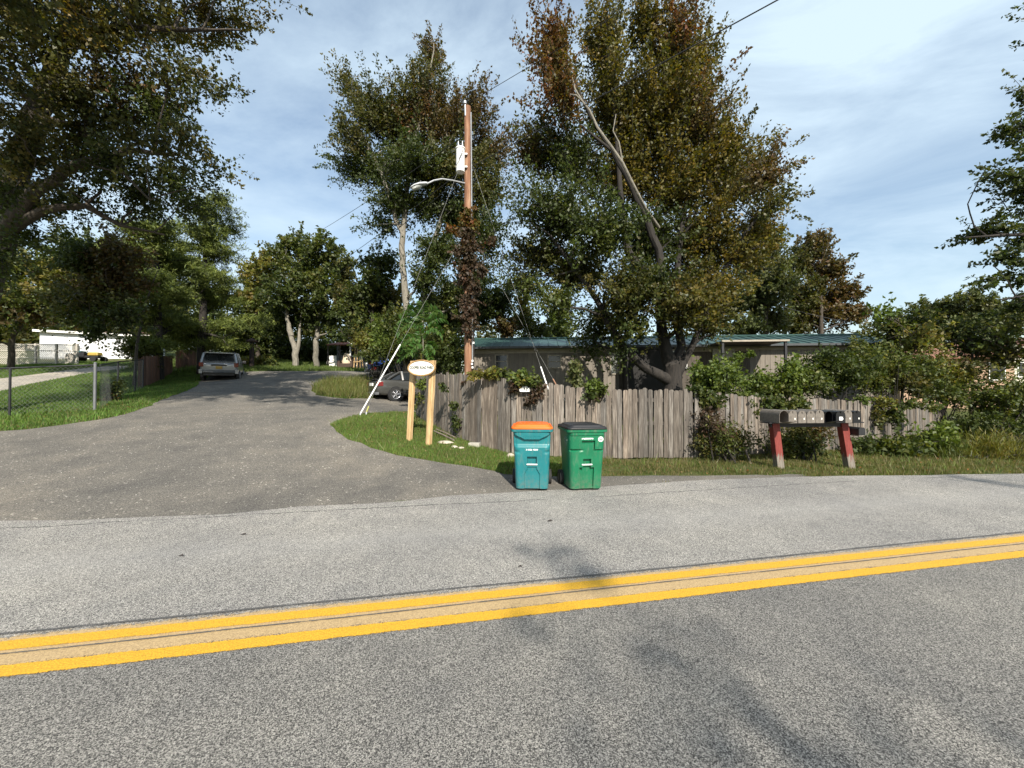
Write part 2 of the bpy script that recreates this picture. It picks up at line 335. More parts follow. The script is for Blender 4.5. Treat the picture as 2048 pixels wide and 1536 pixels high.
for poly in (road_poly, drive_poly, island, path_poly):
    b = len(verts2); verts2 += [Vector(p) for p in poly]; k = len(poly); edges2 += [(b+i, b+(i+1) % k) for i in range(k)]
ov, oe, of, *_ = delaunay_2d_cdt(verts2, edges2, [], 0, 1e-5)
ov = np.array([tuple(v) for v in ov]); of = np.array([f for f in of if len(f) == 3]); oz = zt(ov)
cen = ov[of].mean(1)
in_road = pip(road_poly, cen); in_dr = pip(drive_poly, cen) & ~pip(island, cen) & ~in_road; in_path = pip(path_poly, cen) & ~in_road & ~in_dr
def submesh(name, mask, mat):
    f = of[mask]; u, inv = np.unique(f, return_inverse=True); vs = np.column_stack([ov[u], oz[u]]); f = inv.reshape(-1, 3)
    a = vs[f]; nz = np.cross(a[:, 1]-a[:, 0], a[:, 2]-a[:, 0])[:, 2]; f[nz < 0] = f[nz < 0][:, ::-1]
    return tag(mesh_obj(name, vs, f, mat, smooth=True), kind='structure')
submesh('ground', ~(in_road | in_dr | in_path), GROUND); submesh('road', in_road, ASPH); submesh('driveway', in_dr, DRIVE); submesh('gravel_path', in_path, PATHM)
def is_grass(p): return ~(pip(road_poly, p) | (pip(drive_poly, p) & ~pip(island, p)) | pip(path_poly, p))

# ---- road markings: draped strips following the centre line
SLOPE = .198
def stripe(name, a, b, z, mat, jag=0, seed=0):
    rg = np.random.default_rng(seed); xs = np.arange(-30, 30.01, .12); vs = []; fs = []; cs = []
    w = np.cumsum(rg.normal(0, 1, len(xs))); w = w-np.convolve(w, np.ones(41)/41, 'same'); w = w/ (np.abs(w).max()+1e-9)*jag
    for i, x in enumerate(xs):
        for j, (t, e) in enumerate(((0, 0), (.22, 1), (.78, 1), (1, 0))):
            yy = a+(b-a)*t+SLOPE*x+w[i]; vs.append((x, yy, z)); cs.append((e, e, e))
        if i: 
            for j in range(3): q = (i-1)*4+j; fs.append((q, q+4, q+5, q+1))
    return mesh_obj(name, vs, [f[::-1] for f in fs], mat, col=cs)
cl = thing('centre_line', 'double solid yellow centre line painted along the grey road', 'road marking')
for nm, a, b, z, m_, jg in (('faded_paint', 2.76, 3.195, .003, TAN, .006), ('yellow_stripe', 2.69, 2.835, .007, YEL, .003), ('yellow_stripe', 2.965, 3.105, .007, YEL, .003), ('seam', 2.93, 2.95, .010, CRACK, .012), ('seam', 3.16, 3.195, .010, CRACK, .022)):
    q = stripe(nm, a, b, z, m_, jg, int(a*100)); q.parent = cl

# ------------------------------------------------------------------ foliage builders
def leaves(name, pos, axis_dir, size, col, mat, parent=None, width=.55, fold=.12, spread=.9, droop=.0):
    n = len(pos); a = axis_dir*(1-spread)+RNG.normal(0, 1, (n, 3))*spread; a[:, 2] -= droop; a /= np.linalg.norm(a, axis=1)[:, None]+1e-9
    r = RNG.normal(0, 1, (n, 3)); b = np.cross(a, r); b /= np.linalg.norm(b, axis=1)[:, None]+1e-9; c = np.cross(a, b)
    s = size*RNG.uniform(.65, 1.25, n)[:, None]
    v = np.empty((n, 4, 3)); v[:, 0] = pos; v[:, 1] = pos+a*s*.45+b*s*width*.5+c*s*fold; v[:, 2] = pos+a*s; v[:, 3] = pos+a*s*.45-b*s*width*.5+c*s*fold
    f = np.arange(n*4).reshape(n, 4)
    return mesh_obj(name, v.reshape(-1, 3), f, mat, parent, np.repeat(col, 4, 0))
PAL = {
 'maple': [((.062,.066,.016),5),((.098,.092,.020),4),((.13,.095,.020),3),((.035,.045,.014),3)],
 'red':   [((.15,.065,.022),4),((.125,.075,.022),4),((.09,.085,.02),4),((.19,.05,.028),1)],
 'olive': [((.050,.060,.018),5),((.085,.085,.026),4),((.11,.09,.03),2),((.03,.045,.014),3)],
 'brown': [((.095,.070,.03),4),((.075,.06,.026),4),((.055,.06,.02),3),((.15,.07,.03),1)],
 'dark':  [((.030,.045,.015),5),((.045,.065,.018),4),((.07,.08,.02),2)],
 'green': [((.060,.085,.020),5),((.095,.120,.028),4),((.042,.062,.018),4),((.15,.145,.035),2)],
 'bright':[((.095,.14,.028),5),((.14,.18,.035),3),((.06,.095,.022),4)],
 'yellow':[((.15,.15,.03),4),((.10,.12,.028),4),((.18,.13,.03),2)],
 'pale':  [((.10,.12,.045),4),((.075,.095,.035),4),((.13,.125,.05),2)],
 'pine':  [((.105,.140,.026),5),((.15,.18,.035),4),((.06,.09,.026),3)],
 'purple':[((.060,.038,.030),5),((.085,.058,.04),3),((.04,.034,.022),3),((.11,.045,.028),1)],
}
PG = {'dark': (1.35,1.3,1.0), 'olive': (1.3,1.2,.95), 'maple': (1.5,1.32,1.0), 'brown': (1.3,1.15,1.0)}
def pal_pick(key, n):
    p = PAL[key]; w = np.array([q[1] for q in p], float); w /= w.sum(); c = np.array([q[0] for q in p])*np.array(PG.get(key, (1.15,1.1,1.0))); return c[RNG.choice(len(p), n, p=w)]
def lobe_sample(lobes, ncl, shell=.45):
    """lobes: (centre Vector, (rx,ry,rz), palette). returns positions, outward dirs, palette keys"""
    vol = np.array([(l[1][0]*l[1][1]*l[1][2])**.72 for l in lobes]); cnt = np.maximum(2, (ncl*vol/vol.sum()).astype(int)); ps = []; ds = []; ks = []; rs = []
    allc = np.mean([tuple(l[0]) for l in lobes], 0)
    for l, k in zip(lobes, cnt):
        d = RNG.normal(0, 1, (k, 3)); d /= np.linalg.norm(d, axis=1)[:, None]; r = RNG.uniform(0, 1, k)**shell
        p = np.array(l[0])+d*r[:, None]*np.array(l[1]); o = p-allc; o /= np.linalg.norm(o, axis=1)[:, None]+1e-9
        ps.append(p); ds.append(d*.6+o*.7); rs.append(r); ks += [l[2]]*k
    return np.vstack(ps), np.vstack(ds), ks, np.concatenate(rs)
def crown(parent, lobes, ncl, per, size, L=.9, w=.28, up=.6, mat=None, width=.6, shell=.45, name='crown', spread=.8, flat=0, droop=.15, zmin=None, twigs=0):
    p, d, ks, r3 = lobe_sample(lobes, ncl, shell); r3 = r3**3
    if flat: d[:, 2] *= (1-flat)
    d[:, 2] += up; d += RNG.normal(0, .25, d.shape); d /= np.linalg.norm(d, axis=1)[:, None]
    p_all = p; NS = 2; b0 = p-d*L*.7; dd = np.repeat(d, NS, 0)+RNG.normal(0, .3, (len(p)*NS, 3))*(np.array([1,1,1-flat])[None]); dd /= np.linalg.norm(dd, axis=1)[:, None]
    tone = np.repeat(RNG.uniform(.78, 1.22, len(p)), NS); keep = np.arange(len(dd)); p = np.repeat(b0, NS, 0); d = dd; r3 = np.repeat(r3, NS); ks = [k for k in ks for _ in range(NS)]; per = per/NS
    n = len(p); cnt = np.maximum(3, (per*RNG.uniform(.4, 1.6, n)).astype(int)); idx = np.repeat(np.arange(n), cnt); m = len(idx)
    Ls = L*RNG.uniform(.6, 1.3, n)*(.85+.35*r3); t = RNG.uniform(0, 1, m)**.9; rad = w*(.60-.46*t)*(1.05-.3*r3)[idx]; off = RNG.normal(0, 1, (m, 3))*rad[:, None]
    if flat: off[:, 2] *= (1-flat*.8)
    pos = p[idx]+d[idx]*(t*Ls[idx])[:, None]+off; base = np.vstack([pal_pick(k, 1) for k in ks]); own = np.empty((m, 3)); ka = np.array(ks)[idx]
    for k in set(ks): q = ka == k; own[q] = pal_pick(k, q.sum())
    col = base[idx]*.55+own*.45; col *= tone[idx][:, None]*RNG.uniform(.82, 1.18, m)[:, None]
    if zmin is not None: q = pos[:, 2] > zmin; pos, idx, col = pos[q], idx[q], col[q]
    leaves(name, pos, d[idx], size, col, mat or LEAF, parent, width, spread=spread, droop=droop)
    if twigs:
        e = p+d*(Ls*.95)[:, None]; a_ = np.cross(d, [0.3, .9, .1]); a_ /= np.linalg.norm(a_, axis=1)[:, None]; b_ = np.cross(d, a_); tv = np.empty((n, 6, 3))
        for q in range(3): o_ = a_*math.cos(q*2.094)+b_*math.sin(q*2.094); tv[:, q] = p+o_*twigs; tv[:, q+3] = e+o_*twigs*.3
        tf = (np.arange(n)*6)[:, None, None]+np.array([[0,1,4,3],[1,2,5,4],[2,0,3,5]])[None]; mesh_obj('twigs', tv.reshape(-1, 3), tf.reshape(-1, 4), BARKD, parent)['kind'] = 'stuff'
    return p_all
def limbs(parent, trunks, targets, ntw, mat, name='trunk', tip=.012, thick=.5):
    mb = MB(); nodes = []; rads = []
    for pts, rr in trunks:
        pts = [Vector(p) for p in pts]; fine = []; fr = []
        for i in range(len(pts)-1):
            for k in range(4):
                t = k/4; q = pts[i].lerp(pts[i+1], t); j = rr[i]*.25; fine.append(q+Vector(RNG.normal(0, 1, 3))*j*.4 if (i or k) else q); fr.append(rr[i]+(rr[i+1]-rr[i])*t)
        fine.append(pts[-1]); fr.append(rr[-1]); mb.tube(fine, fr, 9); nodes += [tuple(p) for p in fine[3:]]; rads += fr[3:]
    if targets is not None and len(targets):
        tg = targets[RNG.choice(len(targets), min(ntw, len(targets)), replace=False)]; base = np.array(nodes); dist = np.array([np.linalg.norm(base-q, axis=1).min() for q in tg]); tg = tg[np.argsort(dist)]
        nd = np.array(nodes); rd = np.array(rads)
        for q in tg:
            e = q-nd; dd = np.linalg.norm(e, axis=1)+np.maximum(0, .8-e[:, 2]/(np.linalg.norm(e, axis=1)+1e-6))*1.0+np.maximum(0, .05-rd)*12; i = int(np.argmin(dd)); a, r0 = nd[i], rd[i]*thick+.006
            Ld = np.linalg.norm(q-a); k = 5; mid = RNG.normal(0, .08*Ld, 3); mid[2] += .06*Ld; pts = []; rr = []
            for j in range(k+1):
                t = j/k; pts.append(a+(q-a)*t+mid*math.sin(math.pi*t)+RNG.normal(0, .015*Ld, 3)*(0 < j < k)); rr.append(max(tip, r0*(1-t)+tip*t))
            mb.tube(pts, rr, 5, False); nd = np.vstack([nd, pts[1:]]); rd = np.concatenate([rd, rr[1:]])
    return mb.build(name, mat, parent, True)
def LB(Y, *ls, dy=1.0, pal='olive'):
    """lobes given as (image column, row, half width, half height[, palette[, distance offset]])"""
    out = []
    for l in ls:
        px, py, a, b = l[:4]; k = l[4] if len(l) > 4 and l[4] else pal; y = Y+(l[5] if len(l) > 5 else RNG.uniform(-1, 1)*dy)
        out.append((P(px, py, y), (a*y/F, (a+b)*.5*y/F, b*y/F), k))
    return out
def TP(Y, pts, rs): return ([P(x, y, Y+(dy if dy else 0)) for x, y, *r in pts for dy in [r[0] if r else 0]], rs)
def ground_at(px, Y): x = (px-1024)/F*Y; return V(x, Y, z1(x, Y))
def tree(name, label, px, Y, lobes, ncl, per, size, trunks=None, bark=None, group=None, ntw=70, r=.16, cat='tree', **kw):
    b = ground_at(px, Y); t = thing(name, label, cat, b, 0, group); 
    zs = np.mean([tuple(l[0]) for l in lobes], 0); top = max(l[0].z for l in lobes)
    if trunks is None: trunks = [([b-V(0,0,.2), V(b.x+.1, Y, b.z+(zs[2]-b.z)*.5), V(b.x*.6+zs[0]*.4, Y, zs[2]), V(zs[0], Y, top)], [r*1.3, r, r*.6, r*.25])]
    n0 = len(bpy.data.objects)
    kw.setdefault('twigs', .008 if Y < 22 else .014); p = crown(t, lobes, ncl, per, size, **kw); limbs(t, trunks, p, ntw, bark or BARK)
    for c in t.children: c.matrix_parent_inverse = Matrix.Translation(-b)
    return t
def TT(base, pts, rs): return ([base-V(0,0,.2)]+[P(*p) for p in pts], rs)

# ------------------------------------------------------------------ TREES
b = ground_at(-90, 10.5)
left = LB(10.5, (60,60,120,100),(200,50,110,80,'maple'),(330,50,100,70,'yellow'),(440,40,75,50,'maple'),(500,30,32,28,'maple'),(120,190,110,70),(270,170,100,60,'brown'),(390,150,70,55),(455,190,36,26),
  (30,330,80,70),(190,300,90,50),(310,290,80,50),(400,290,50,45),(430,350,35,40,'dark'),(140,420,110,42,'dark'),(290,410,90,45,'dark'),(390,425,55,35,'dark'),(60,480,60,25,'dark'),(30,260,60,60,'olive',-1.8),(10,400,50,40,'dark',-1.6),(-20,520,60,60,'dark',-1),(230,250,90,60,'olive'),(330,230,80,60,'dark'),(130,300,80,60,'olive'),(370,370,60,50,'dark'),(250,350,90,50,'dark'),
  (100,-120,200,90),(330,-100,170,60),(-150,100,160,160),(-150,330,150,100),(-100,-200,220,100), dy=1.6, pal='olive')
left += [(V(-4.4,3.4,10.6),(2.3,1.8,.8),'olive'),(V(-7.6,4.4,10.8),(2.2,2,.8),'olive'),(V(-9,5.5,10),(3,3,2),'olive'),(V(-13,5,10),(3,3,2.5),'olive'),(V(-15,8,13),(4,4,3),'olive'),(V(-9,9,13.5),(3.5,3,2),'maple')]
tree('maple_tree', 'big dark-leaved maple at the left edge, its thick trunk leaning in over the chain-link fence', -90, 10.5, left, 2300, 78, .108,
  [TT(b, [(-60,650,10.5),(-5,480,10.5),(35,330,10.5),(80,215,10.4),(130,90,10.2),(170,-40,10),(200,-150,10)], [.42,.36,.31,.27,.23,.18,.12,.06]),
   ([P(-5,480,10.5),P(60,390,10.3),(P(150,330,10.1)),P(260,300,9.9),P(360,310,9.8)], [.22,.16,.11,.07,.03]),
   ([P(5,470,10.5),P(90,418,10.5),P(170,412,10.6),P(240,450,10.8),P(330,470,11)], [.15,.11,.08,.05,.02]),
   ([P(75,235,10.4),P(150,250,10.1),P(230,330,9.9),P(300,400,9.8)], [.1,.07,.045,.02]),
   ([P(130,95,10.2),P(250,55,10),P(380,60,9.8),P(480,60,9.6)], [.13,.09,.05,.02])], BARK, ntw=150, up=.1, L=1.0, w=.26, droop=.4)
b = ground_at(1340, 12.6)
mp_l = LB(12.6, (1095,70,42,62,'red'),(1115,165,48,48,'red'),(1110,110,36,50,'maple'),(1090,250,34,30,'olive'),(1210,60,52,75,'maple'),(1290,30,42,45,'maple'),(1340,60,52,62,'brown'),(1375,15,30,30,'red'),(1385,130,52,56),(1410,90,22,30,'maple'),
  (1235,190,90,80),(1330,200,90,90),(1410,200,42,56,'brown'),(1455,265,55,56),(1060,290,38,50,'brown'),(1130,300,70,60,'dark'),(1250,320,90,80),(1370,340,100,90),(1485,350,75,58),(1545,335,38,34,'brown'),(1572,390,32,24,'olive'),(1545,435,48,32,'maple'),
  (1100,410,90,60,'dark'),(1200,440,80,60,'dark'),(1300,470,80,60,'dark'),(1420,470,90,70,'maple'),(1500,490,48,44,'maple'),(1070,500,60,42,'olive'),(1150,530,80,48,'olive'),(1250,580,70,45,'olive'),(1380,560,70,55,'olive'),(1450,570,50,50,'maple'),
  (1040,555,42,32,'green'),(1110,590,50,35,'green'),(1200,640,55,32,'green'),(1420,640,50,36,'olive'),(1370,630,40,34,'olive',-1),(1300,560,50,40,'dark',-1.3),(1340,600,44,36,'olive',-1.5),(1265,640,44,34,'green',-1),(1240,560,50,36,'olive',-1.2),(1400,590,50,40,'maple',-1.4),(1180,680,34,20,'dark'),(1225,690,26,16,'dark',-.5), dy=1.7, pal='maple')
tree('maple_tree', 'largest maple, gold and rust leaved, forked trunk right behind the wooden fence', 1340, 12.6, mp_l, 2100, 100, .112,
  [TT(b, [(1345,740,12.6),(1330,700,12.5),(1318,620,12.5),(1322,520,12.4),(1290,430,12.3),(1262,370,12.2),(1225,300,12.2),(1190,250,12.2),(1165,200,12.2),(1148,155,12.2)], [.38,.28,.19,.15,.13,.11,.09,.075,.06,.05,.03]),
   ([P(1345,765,12.6),P(1290,735,12.3),P(1250,700,12.1),P(1215,645,12.0),P(1195,600,12),P(1150,540,12),P(1100,470,12)], [.20,.145,.13,.115,.09,.06,.04]),
   ([P(1345,750,12.6),P(1362,690,12.7),P(1350,600,12.8),P(1360,480,12.9),P(1380,350,13),P(1400,220,13)], [.2,.14,.11,.09,.06,.04]),
   ([P(1352,755,12.6),P(1385,690,12.5),P(1420,600,12.4),P(1480,480,12.4),P(1540,400,12.4)], [.15,.1,.07,.05,.03]),
   ([P(1318,600,12.5),P(1255,500,12.6),P(1240,380,12.8),P(1230,240,12.9),P(1215,90,12.9)], [.15,.12,.09,.06,.03]),
   ([P(1222,300,12.2),P(1160,250,12.1),P(1150,160,12.1)], [.05,.03,.015])], BARKD, ntw=190, up=.95, L=1.25, w=.25, spread=.75)
b = ground_at(815, 20.5)
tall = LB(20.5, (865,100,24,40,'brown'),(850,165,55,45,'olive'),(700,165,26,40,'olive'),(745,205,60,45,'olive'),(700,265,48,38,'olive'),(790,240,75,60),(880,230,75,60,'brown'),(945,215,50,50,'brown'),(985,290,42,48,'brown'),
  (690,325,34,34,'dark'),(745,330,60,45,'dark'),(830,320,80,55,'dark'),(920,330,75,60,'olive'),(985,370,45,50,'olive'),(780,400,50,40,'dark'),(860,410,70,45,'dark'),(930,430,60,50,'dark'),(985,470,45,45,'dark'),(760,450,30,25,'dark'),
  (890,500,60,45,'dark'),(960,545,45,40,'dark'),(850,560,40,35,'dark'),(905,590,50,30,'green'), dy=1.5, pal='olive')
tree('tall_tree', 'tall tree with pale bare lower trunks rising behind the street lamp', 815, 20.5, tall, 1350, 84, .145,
  [TT(b, [(815,640,20.5),(808,560,20.5),(803,500,20.5),(806,460,20.5),(812,400,20.5),(818,330,20.5),(850,200,20.5),(868,100,20.5)], [.2,.19,.17,.16,.14,.12,.1,.06,.03]),
   ([P(806,470,20.5),P(792,440,20.5),P(785,410,20.5),P(760,340,20.5),P(720,260,20.5)], [.13,.12,.11,.08,.03]),
   TT(ground_at(835,21), [(843,630,21),(858,540,21),(870,480,21),(884,430,20.9),(872,380,20.8),(890,300,20.5),(930,230,20.5)], [.17,.16,.14,.13,.12,.1,.07,.03])], BARKP, ntw=110, up=.75, L=1.4, w=.33)
mt_ = [o for o in bpy.data.objects if o.get('label', '').startswith('largest maple')][0]; mb = MB()
mb.tube([P(1318,455,11.9),P(1290,415,11.2),P(1268,372,10.9),P(1245,325,10.8),P(1222,292,10.8),P(1195,255,10.8),P(1180,222,10.9),P(1165,203,10.9),P(1150,178,11.0),P(1145,155,11.1)], [.045,.043,.04,.038,.036,.034,.031,.027,.02,.012], 8); mb.tube([P(1165,203,10.9),P(1152,190,10.8),P(1140,188,10.8)], [.03,.02,.008], 6); mb.tube([P(1245,325,10.8),P(1238,285,10.7),P(1226,262,10.7),P(1232,228,10.8)], [.024,.02,.015,.008], 6)
o = mb.build('bare_limb', BARKP, mt_, True); o.matrix_parent_inverse = Matrix.Translation(-mt_.location); o['label'] = 'bare pale limb'
# pines
def pine(label, px, Y, lobes, base_r, topy, lean=0):
    b = ground_at(px, Y); t = thing('pine_tree', label, 'pine tree', b, 0, 'white pines beside the driveway')
    tr = [TT(b, [(px+lean*.3, 640, Y),(px+lean*.6, 540, Y),(px+lean, topy, Y)], [base_r, base_r*.85, base_r*.6, base_r*.2])]
    p = crown(t, lobes, 850, 75, .24, L=.9, w=.26, up=.12, mat=NEEDLE, width=.17, flat=.75, spread=.75, droop=-.1, shell=.5); limbs(t, tr, p, 60, BARKD)
    for c in t.children: c.matrix_parent_inverse = Matrix.Translation(-b)
pine('white pine with flat bright boughs standing right behind the silver SUV', 402, 23.5, LB(23.5, (420,420,50,20),(455,455,28,24),(395,460,55,22),(350,490,60,18),(440,505,45,24),(380,535,60,18),(450,560,36,20),(360,590,55,16),(440,605,52,16),(345,630,50,16),(410,585,60,22),(395,545,55,22),(420,480,40,26),(395,655,80,20),(400,685,70,16),(470,650,48,18),(440,690,60,14),(510,640,36,14),(440,400,26,22), dy=1.2, pal='pine'), .24, 390, 12)
pine('shaded white pine further left, between the white trailer and the brown board fence', 318, 21, LB(21, (300,460,55,20),(270,500,60,20),(330,520,55,18),(280,560,70,20),(340,590,50,18),(270,620,60,18),(330,650,60,18),(300,690,40,14), dy=1.2, pal='pine'), .22, 440, -10)
# left understorey
tree('maple_sapling', 'yellow-green young maple at the far left edge behind the lattice fence', 20, 22, LB(20,(40,520,60,45,'green'),(20,590,60,50,'green'),(90,560,50,50,'yellow'),(50,622,70,30,'brown'),(120,600,40,36,'green'),(-60,600,70,80,'green'), dy=.9), 330, 45, .2, r=.12)
tree('background_tree', 'dense dark maple filling the view behind the pines on the left', 230, 33, LB(31,(110,520,60,50,'dark'),(190,500,70,50,'dark'),(270,510,70,50,'olive'),(350,540,60,50,'dark'),(140,590,60,50,'olive'),(220,590,70,50,'dark'),(300,600,70,44,'dark'),(370,620,60,40,'green'),(240,640,90,28,'olive'),(340,670,60,26,'dark'),(430,600,50,60,'dark')), 560, 44, .27, r=.2)
tree('maple_sapling', 'dark leafy maple whose low branches hang in front of the white trailer', 268, 18.5, LB(16,(170,520,60,45,'dark'),(230,560,60,50,'brown'),(190,600,70,45,'olive'),(250,630,45,30,'dark'),(160,642,44,18,'green'),(190,672,24,22,'dark'),(130,590,40,40,'olive'),(235,500,45,40,'brown'), dy=1.2), 380, 48, .15, r=.06, droop=.4, up=0)
tree('shrub', 'leafy bush growing against the white trailer by the brown board fence', 275, 20, LB(20,(270,690,36,26,'green'),(285,715,24,18,'olive'), dy=.3), 70, 40, .14, r=.04, cat='shrub', ntw=14)
# back trees
tree('yellowing_tree', 'yellow-green tree at the end of the driveway beside the pine boughs', 515, 35, LB(35,(515,550,32,36,'yellow'),(540,525,34,28,'yellow'),(500,600,36,40,'yellow'),(530,620,44,44,'green'),(500,670,36,34,'green'),(545,680,36,34,'dark')), 330, 40, .3, r=.16)
g_tree = LB(32,(590,480,34,24,'green'),(560,495,26,22,'green'),(640,495,44,28,'green'),(600,530,60,36,'green'),(680,525,40,36,'pale'),(570,580,50,40,'dark'),(640,570,60,44,'green'),(700,570,30,40,'olive'),(610,630,60,36,'dark'),(680,630,50,36,'dark'),(560,640,40,40,'dark'), dy=1.5)
b = ground_at(592, 31)
tree('green_tree', 'rounded green tree with a pale forked trunk beyond the driveway', 592, 31, g_tree, 620, 46, .27,
  [TT(b, [(590,700,31),(583,675,31),(577,655,31)], [.24,.22,.18,.14]), ([P(591,715,31),P(598,680,31),P(600,650,31.5),P(605,600,32)], [.17,.13,.07,.03]), ([P(583,672,31),P(575,640,31),P(570,560,31)], [.2,.14,.05]), TT(ground_at(633,32.5), [(632,690,32),(636,650,32),(650,580,32)], [.24,.21,.17,.07])], BARKP, ntw=50)
tree('dark_tree', 'dark green tree behind the bushes left of the tall tree trunks', 745, 26, LB(26,(760,520,40,32,'dark'),(750,570,45,40,'dark'),(725,620,46,40,'green'),(775,600,45,40,'olive'),(730,665,50,30,'dark'),(700,600,30,36,'olive')), 330, 46, .24)
tree('dark_tree', 'shadowy green tree filling the gap between the utility pole and the tall tree', 890, 23, LB(23,(900,640,60,36,'green'),(960,620,50,40,'dark'),(860,610,40,40,'dark'),(930,580,50,36,'dark'),(1000,600,42,40,'dark')), 300, 46, .22)
tree('small_tree', 'small yellow-green tree poking above the mobile home roof between the guy wires', 1050, 24, LB(23,(1048,600,14,28,'yellow'),(1045,640,26,26,'green'),(1080,660,32,18,'green'),(1010,655,30,24,'brown')), 110, 42, .2, r=.08, ntw=25)
tree('small_tree', 'small pale green tree above the mobile home roof left of the biggest maple', 1110, 27, LB(27,(1110,640,20,26,'bright'),(1100,668,28,14,'green'),(1130,665,24,16,'green')), 90, 40, .22, r=.08, ntw=20)
tree('pale_tree', 'pale feathery green tree behind the mobile home at the right flank of the biggest maple', 1530, 24, LB(24,(1540,470,34,32,'pale'),(1520,530,48,48,'pale'),(1560,560,30,46,'pale'),(1500,600,60,42,'pale'),(1555,640,40,30,'pale'),(1480,655,60,26,'pale'), dy=1.2), 480, 46, .2)
tree('brown_tree', 'dark reddish-brown tree behind the green metal roof', 1640, 28, LB(28,(1628,490,36,32,'brown'),(1600,520,34,34,'olive'),(1655,540,34,36,'brown'),(1600,590,40,40,'olive'),(1680,590,38,34,'brown'),(1640,630,55,36,'brown'),(1710,625,24,26,'brown'),(1590,650,40,26,'olive')), 520, 46, .23)
for i, (px, Y, lab, ls) in enumerate([
  (1860, 40, 'distant green tree over the brown roof, the leftmost of the far pair', ((1860,620,32,26),(1900,640,44,24),(1850,650,30,20))),
  (1970, 38, 'distant green tree over the brown roof, behind the dark overhanging branches', ((1940,605,46,26),(1990,620,50,30),(2035,640,40,30),(1950,650,50,24)))]):
    tree('distant_tree', lab, px, Y, LB(Y, *ls, pal='pale'), 220, 42, .32, group='far trees over the brown roof', r=.15, ntw=30)
# saplings and climbers standing over the right hand thicket
tree('leafy_sapling', 'thin red-stemmed sapling rising highest out of the hedge, left of the brown roof', 1800, 14, LB(14,(1760,620,24,14,'bright'),(1780,650,34,22,'green'),(1820,640,38,24,'green'),(1850,680,44,26,'yellow'),(1800,690,40,22,'green')), 130, 36, .15, r=.04, ntw=40, up=.3)
tree('leafy_sapling', 'loose leafy sapling arching in front of the brown roof', 1940, 13.5, LB(13.5,(1900,660,46,20,'green'),(1950,690,46,24,'olive'),(2000,670,46,26,'green'),(2030,710,40,26,'olive')), 120, 30, .15, r=.045, ntw=40, up=.3)
# near right overhanging tree
b = ground_at(2330, 12)
tree('overhanging_tree', 'dark tree reaching in from the right edge with layered drooping boughs', 2330, 12, LB(12,(2070,180,50,40),(2040,250,50,26),(2100,290,80,30),(1995,350,44,20),(2040,370,60,34),(2120,400,80,40),(1935,470,46,15),(1990,455,60,22),(2060,480,80,28),(2000,520,50,20),(2060,560,60,30),(1990,565,30,15),(2040,610,60,24),(2150,600,90,50),(2200,200,100,80),(2260,400,120,90),(2200,0,120,90), dy=.8, pal='dark'),
  560, 58, .13, [TT(b, [(2300,600,12),(2270,300,12),(2240,50,12)], [.32,.28,.2,.1]), ([P(2285,520,12),P(2150,470,12),P(2020,470,12),P(1930,475,12)], [.14,.09,.05,.015]), ([P(2270,330,12),P(2130,300,12),P(2040,250,12)], [.12,.07,.02]), ([P(2290,620,12),P(2130,580,12),P(2000,600,12)],[.12,.07,.02])], BARKD, ntw=90, flat=.5, up=.1, L=.75, w=.17)
# trees on the near side of the road, behind the viewpoint, shading the tarmac
for i, (x, y, lab, ls) in enumerate([(7.6,-19.5,'tall bare-stemmed roadside tree on the near verge, out of view behind the road', [(V(4.9,-13.0,13.6),(.5,.5,.35),'olive'),(V(5.2,-14.4,13.2),(1.0,.5,.5),'olive'),(V(4.7,-15.6,13.2),(.9,.5,.5),'olive'),(V(6.3,-15.3,13.4),(1.1,.5,.5),'olive'),(V(6.6,-17.5,13.5),(2,1.2,.9),'olive')]),
   (16,-16,'leafy roadside tree on the near verge further right, out of view', [(V(8.8,-13.9,13.4),(1.0,.4,.5),'olive'),(V(10.2,-14.3,13.4),(1.2,.6,.6),'olive'),(V(14.0,-9.9,13.4),(2,.6,.6),'olive'),(V(14.5,-13.5,13.5),(2.4,1.6,1.2),'olive')])]):
    t = thing('roadside_tree', lab, 'tree', (x, y, 0), 0, 'trees on the near side of the road'); p = crown(t, ls, 48, 34, .14, L=.7, w=.4, up=.2)
    limbs(t, [([V(x,y,-.2),V(x,y,5),V(x-.3,y+.5,10),V(ls[-1][0].x,ls[-1][0].y,13.3)],[.3,.25,.16,.06])], p, 16, BARK)
    for c in t.children: c.matrix_parent_inverse = Matrix.Translation((-x, -y, 0))
# far woodland closing the horizon
wl = []
for px in range(-500, 2700, 70):
    Y = 48+RNG.uniform(-3, 6); x = (px-1024)/F*Y; g = z1(x, Y); h = RNG.uniform(5.5, 8.5); wl.append((V(x, Y, g+h*.42), (3.4, 2.5, h*.6), random.choice(['dark','olive','green'])))
wt = thing('woodland', None, None, (0, 48, 2)); bpy.data.objects.remove(wt)
n0 = set(bpy.data.objects); crown(None, wl, 3000, 40, .5, L=1.5, w=.6, up=.3, name='woodland')
tag(bpy.data.objects['woodland'], kind='stuff', label='far belt of mixed woodland behind the homes', cat='woodland')

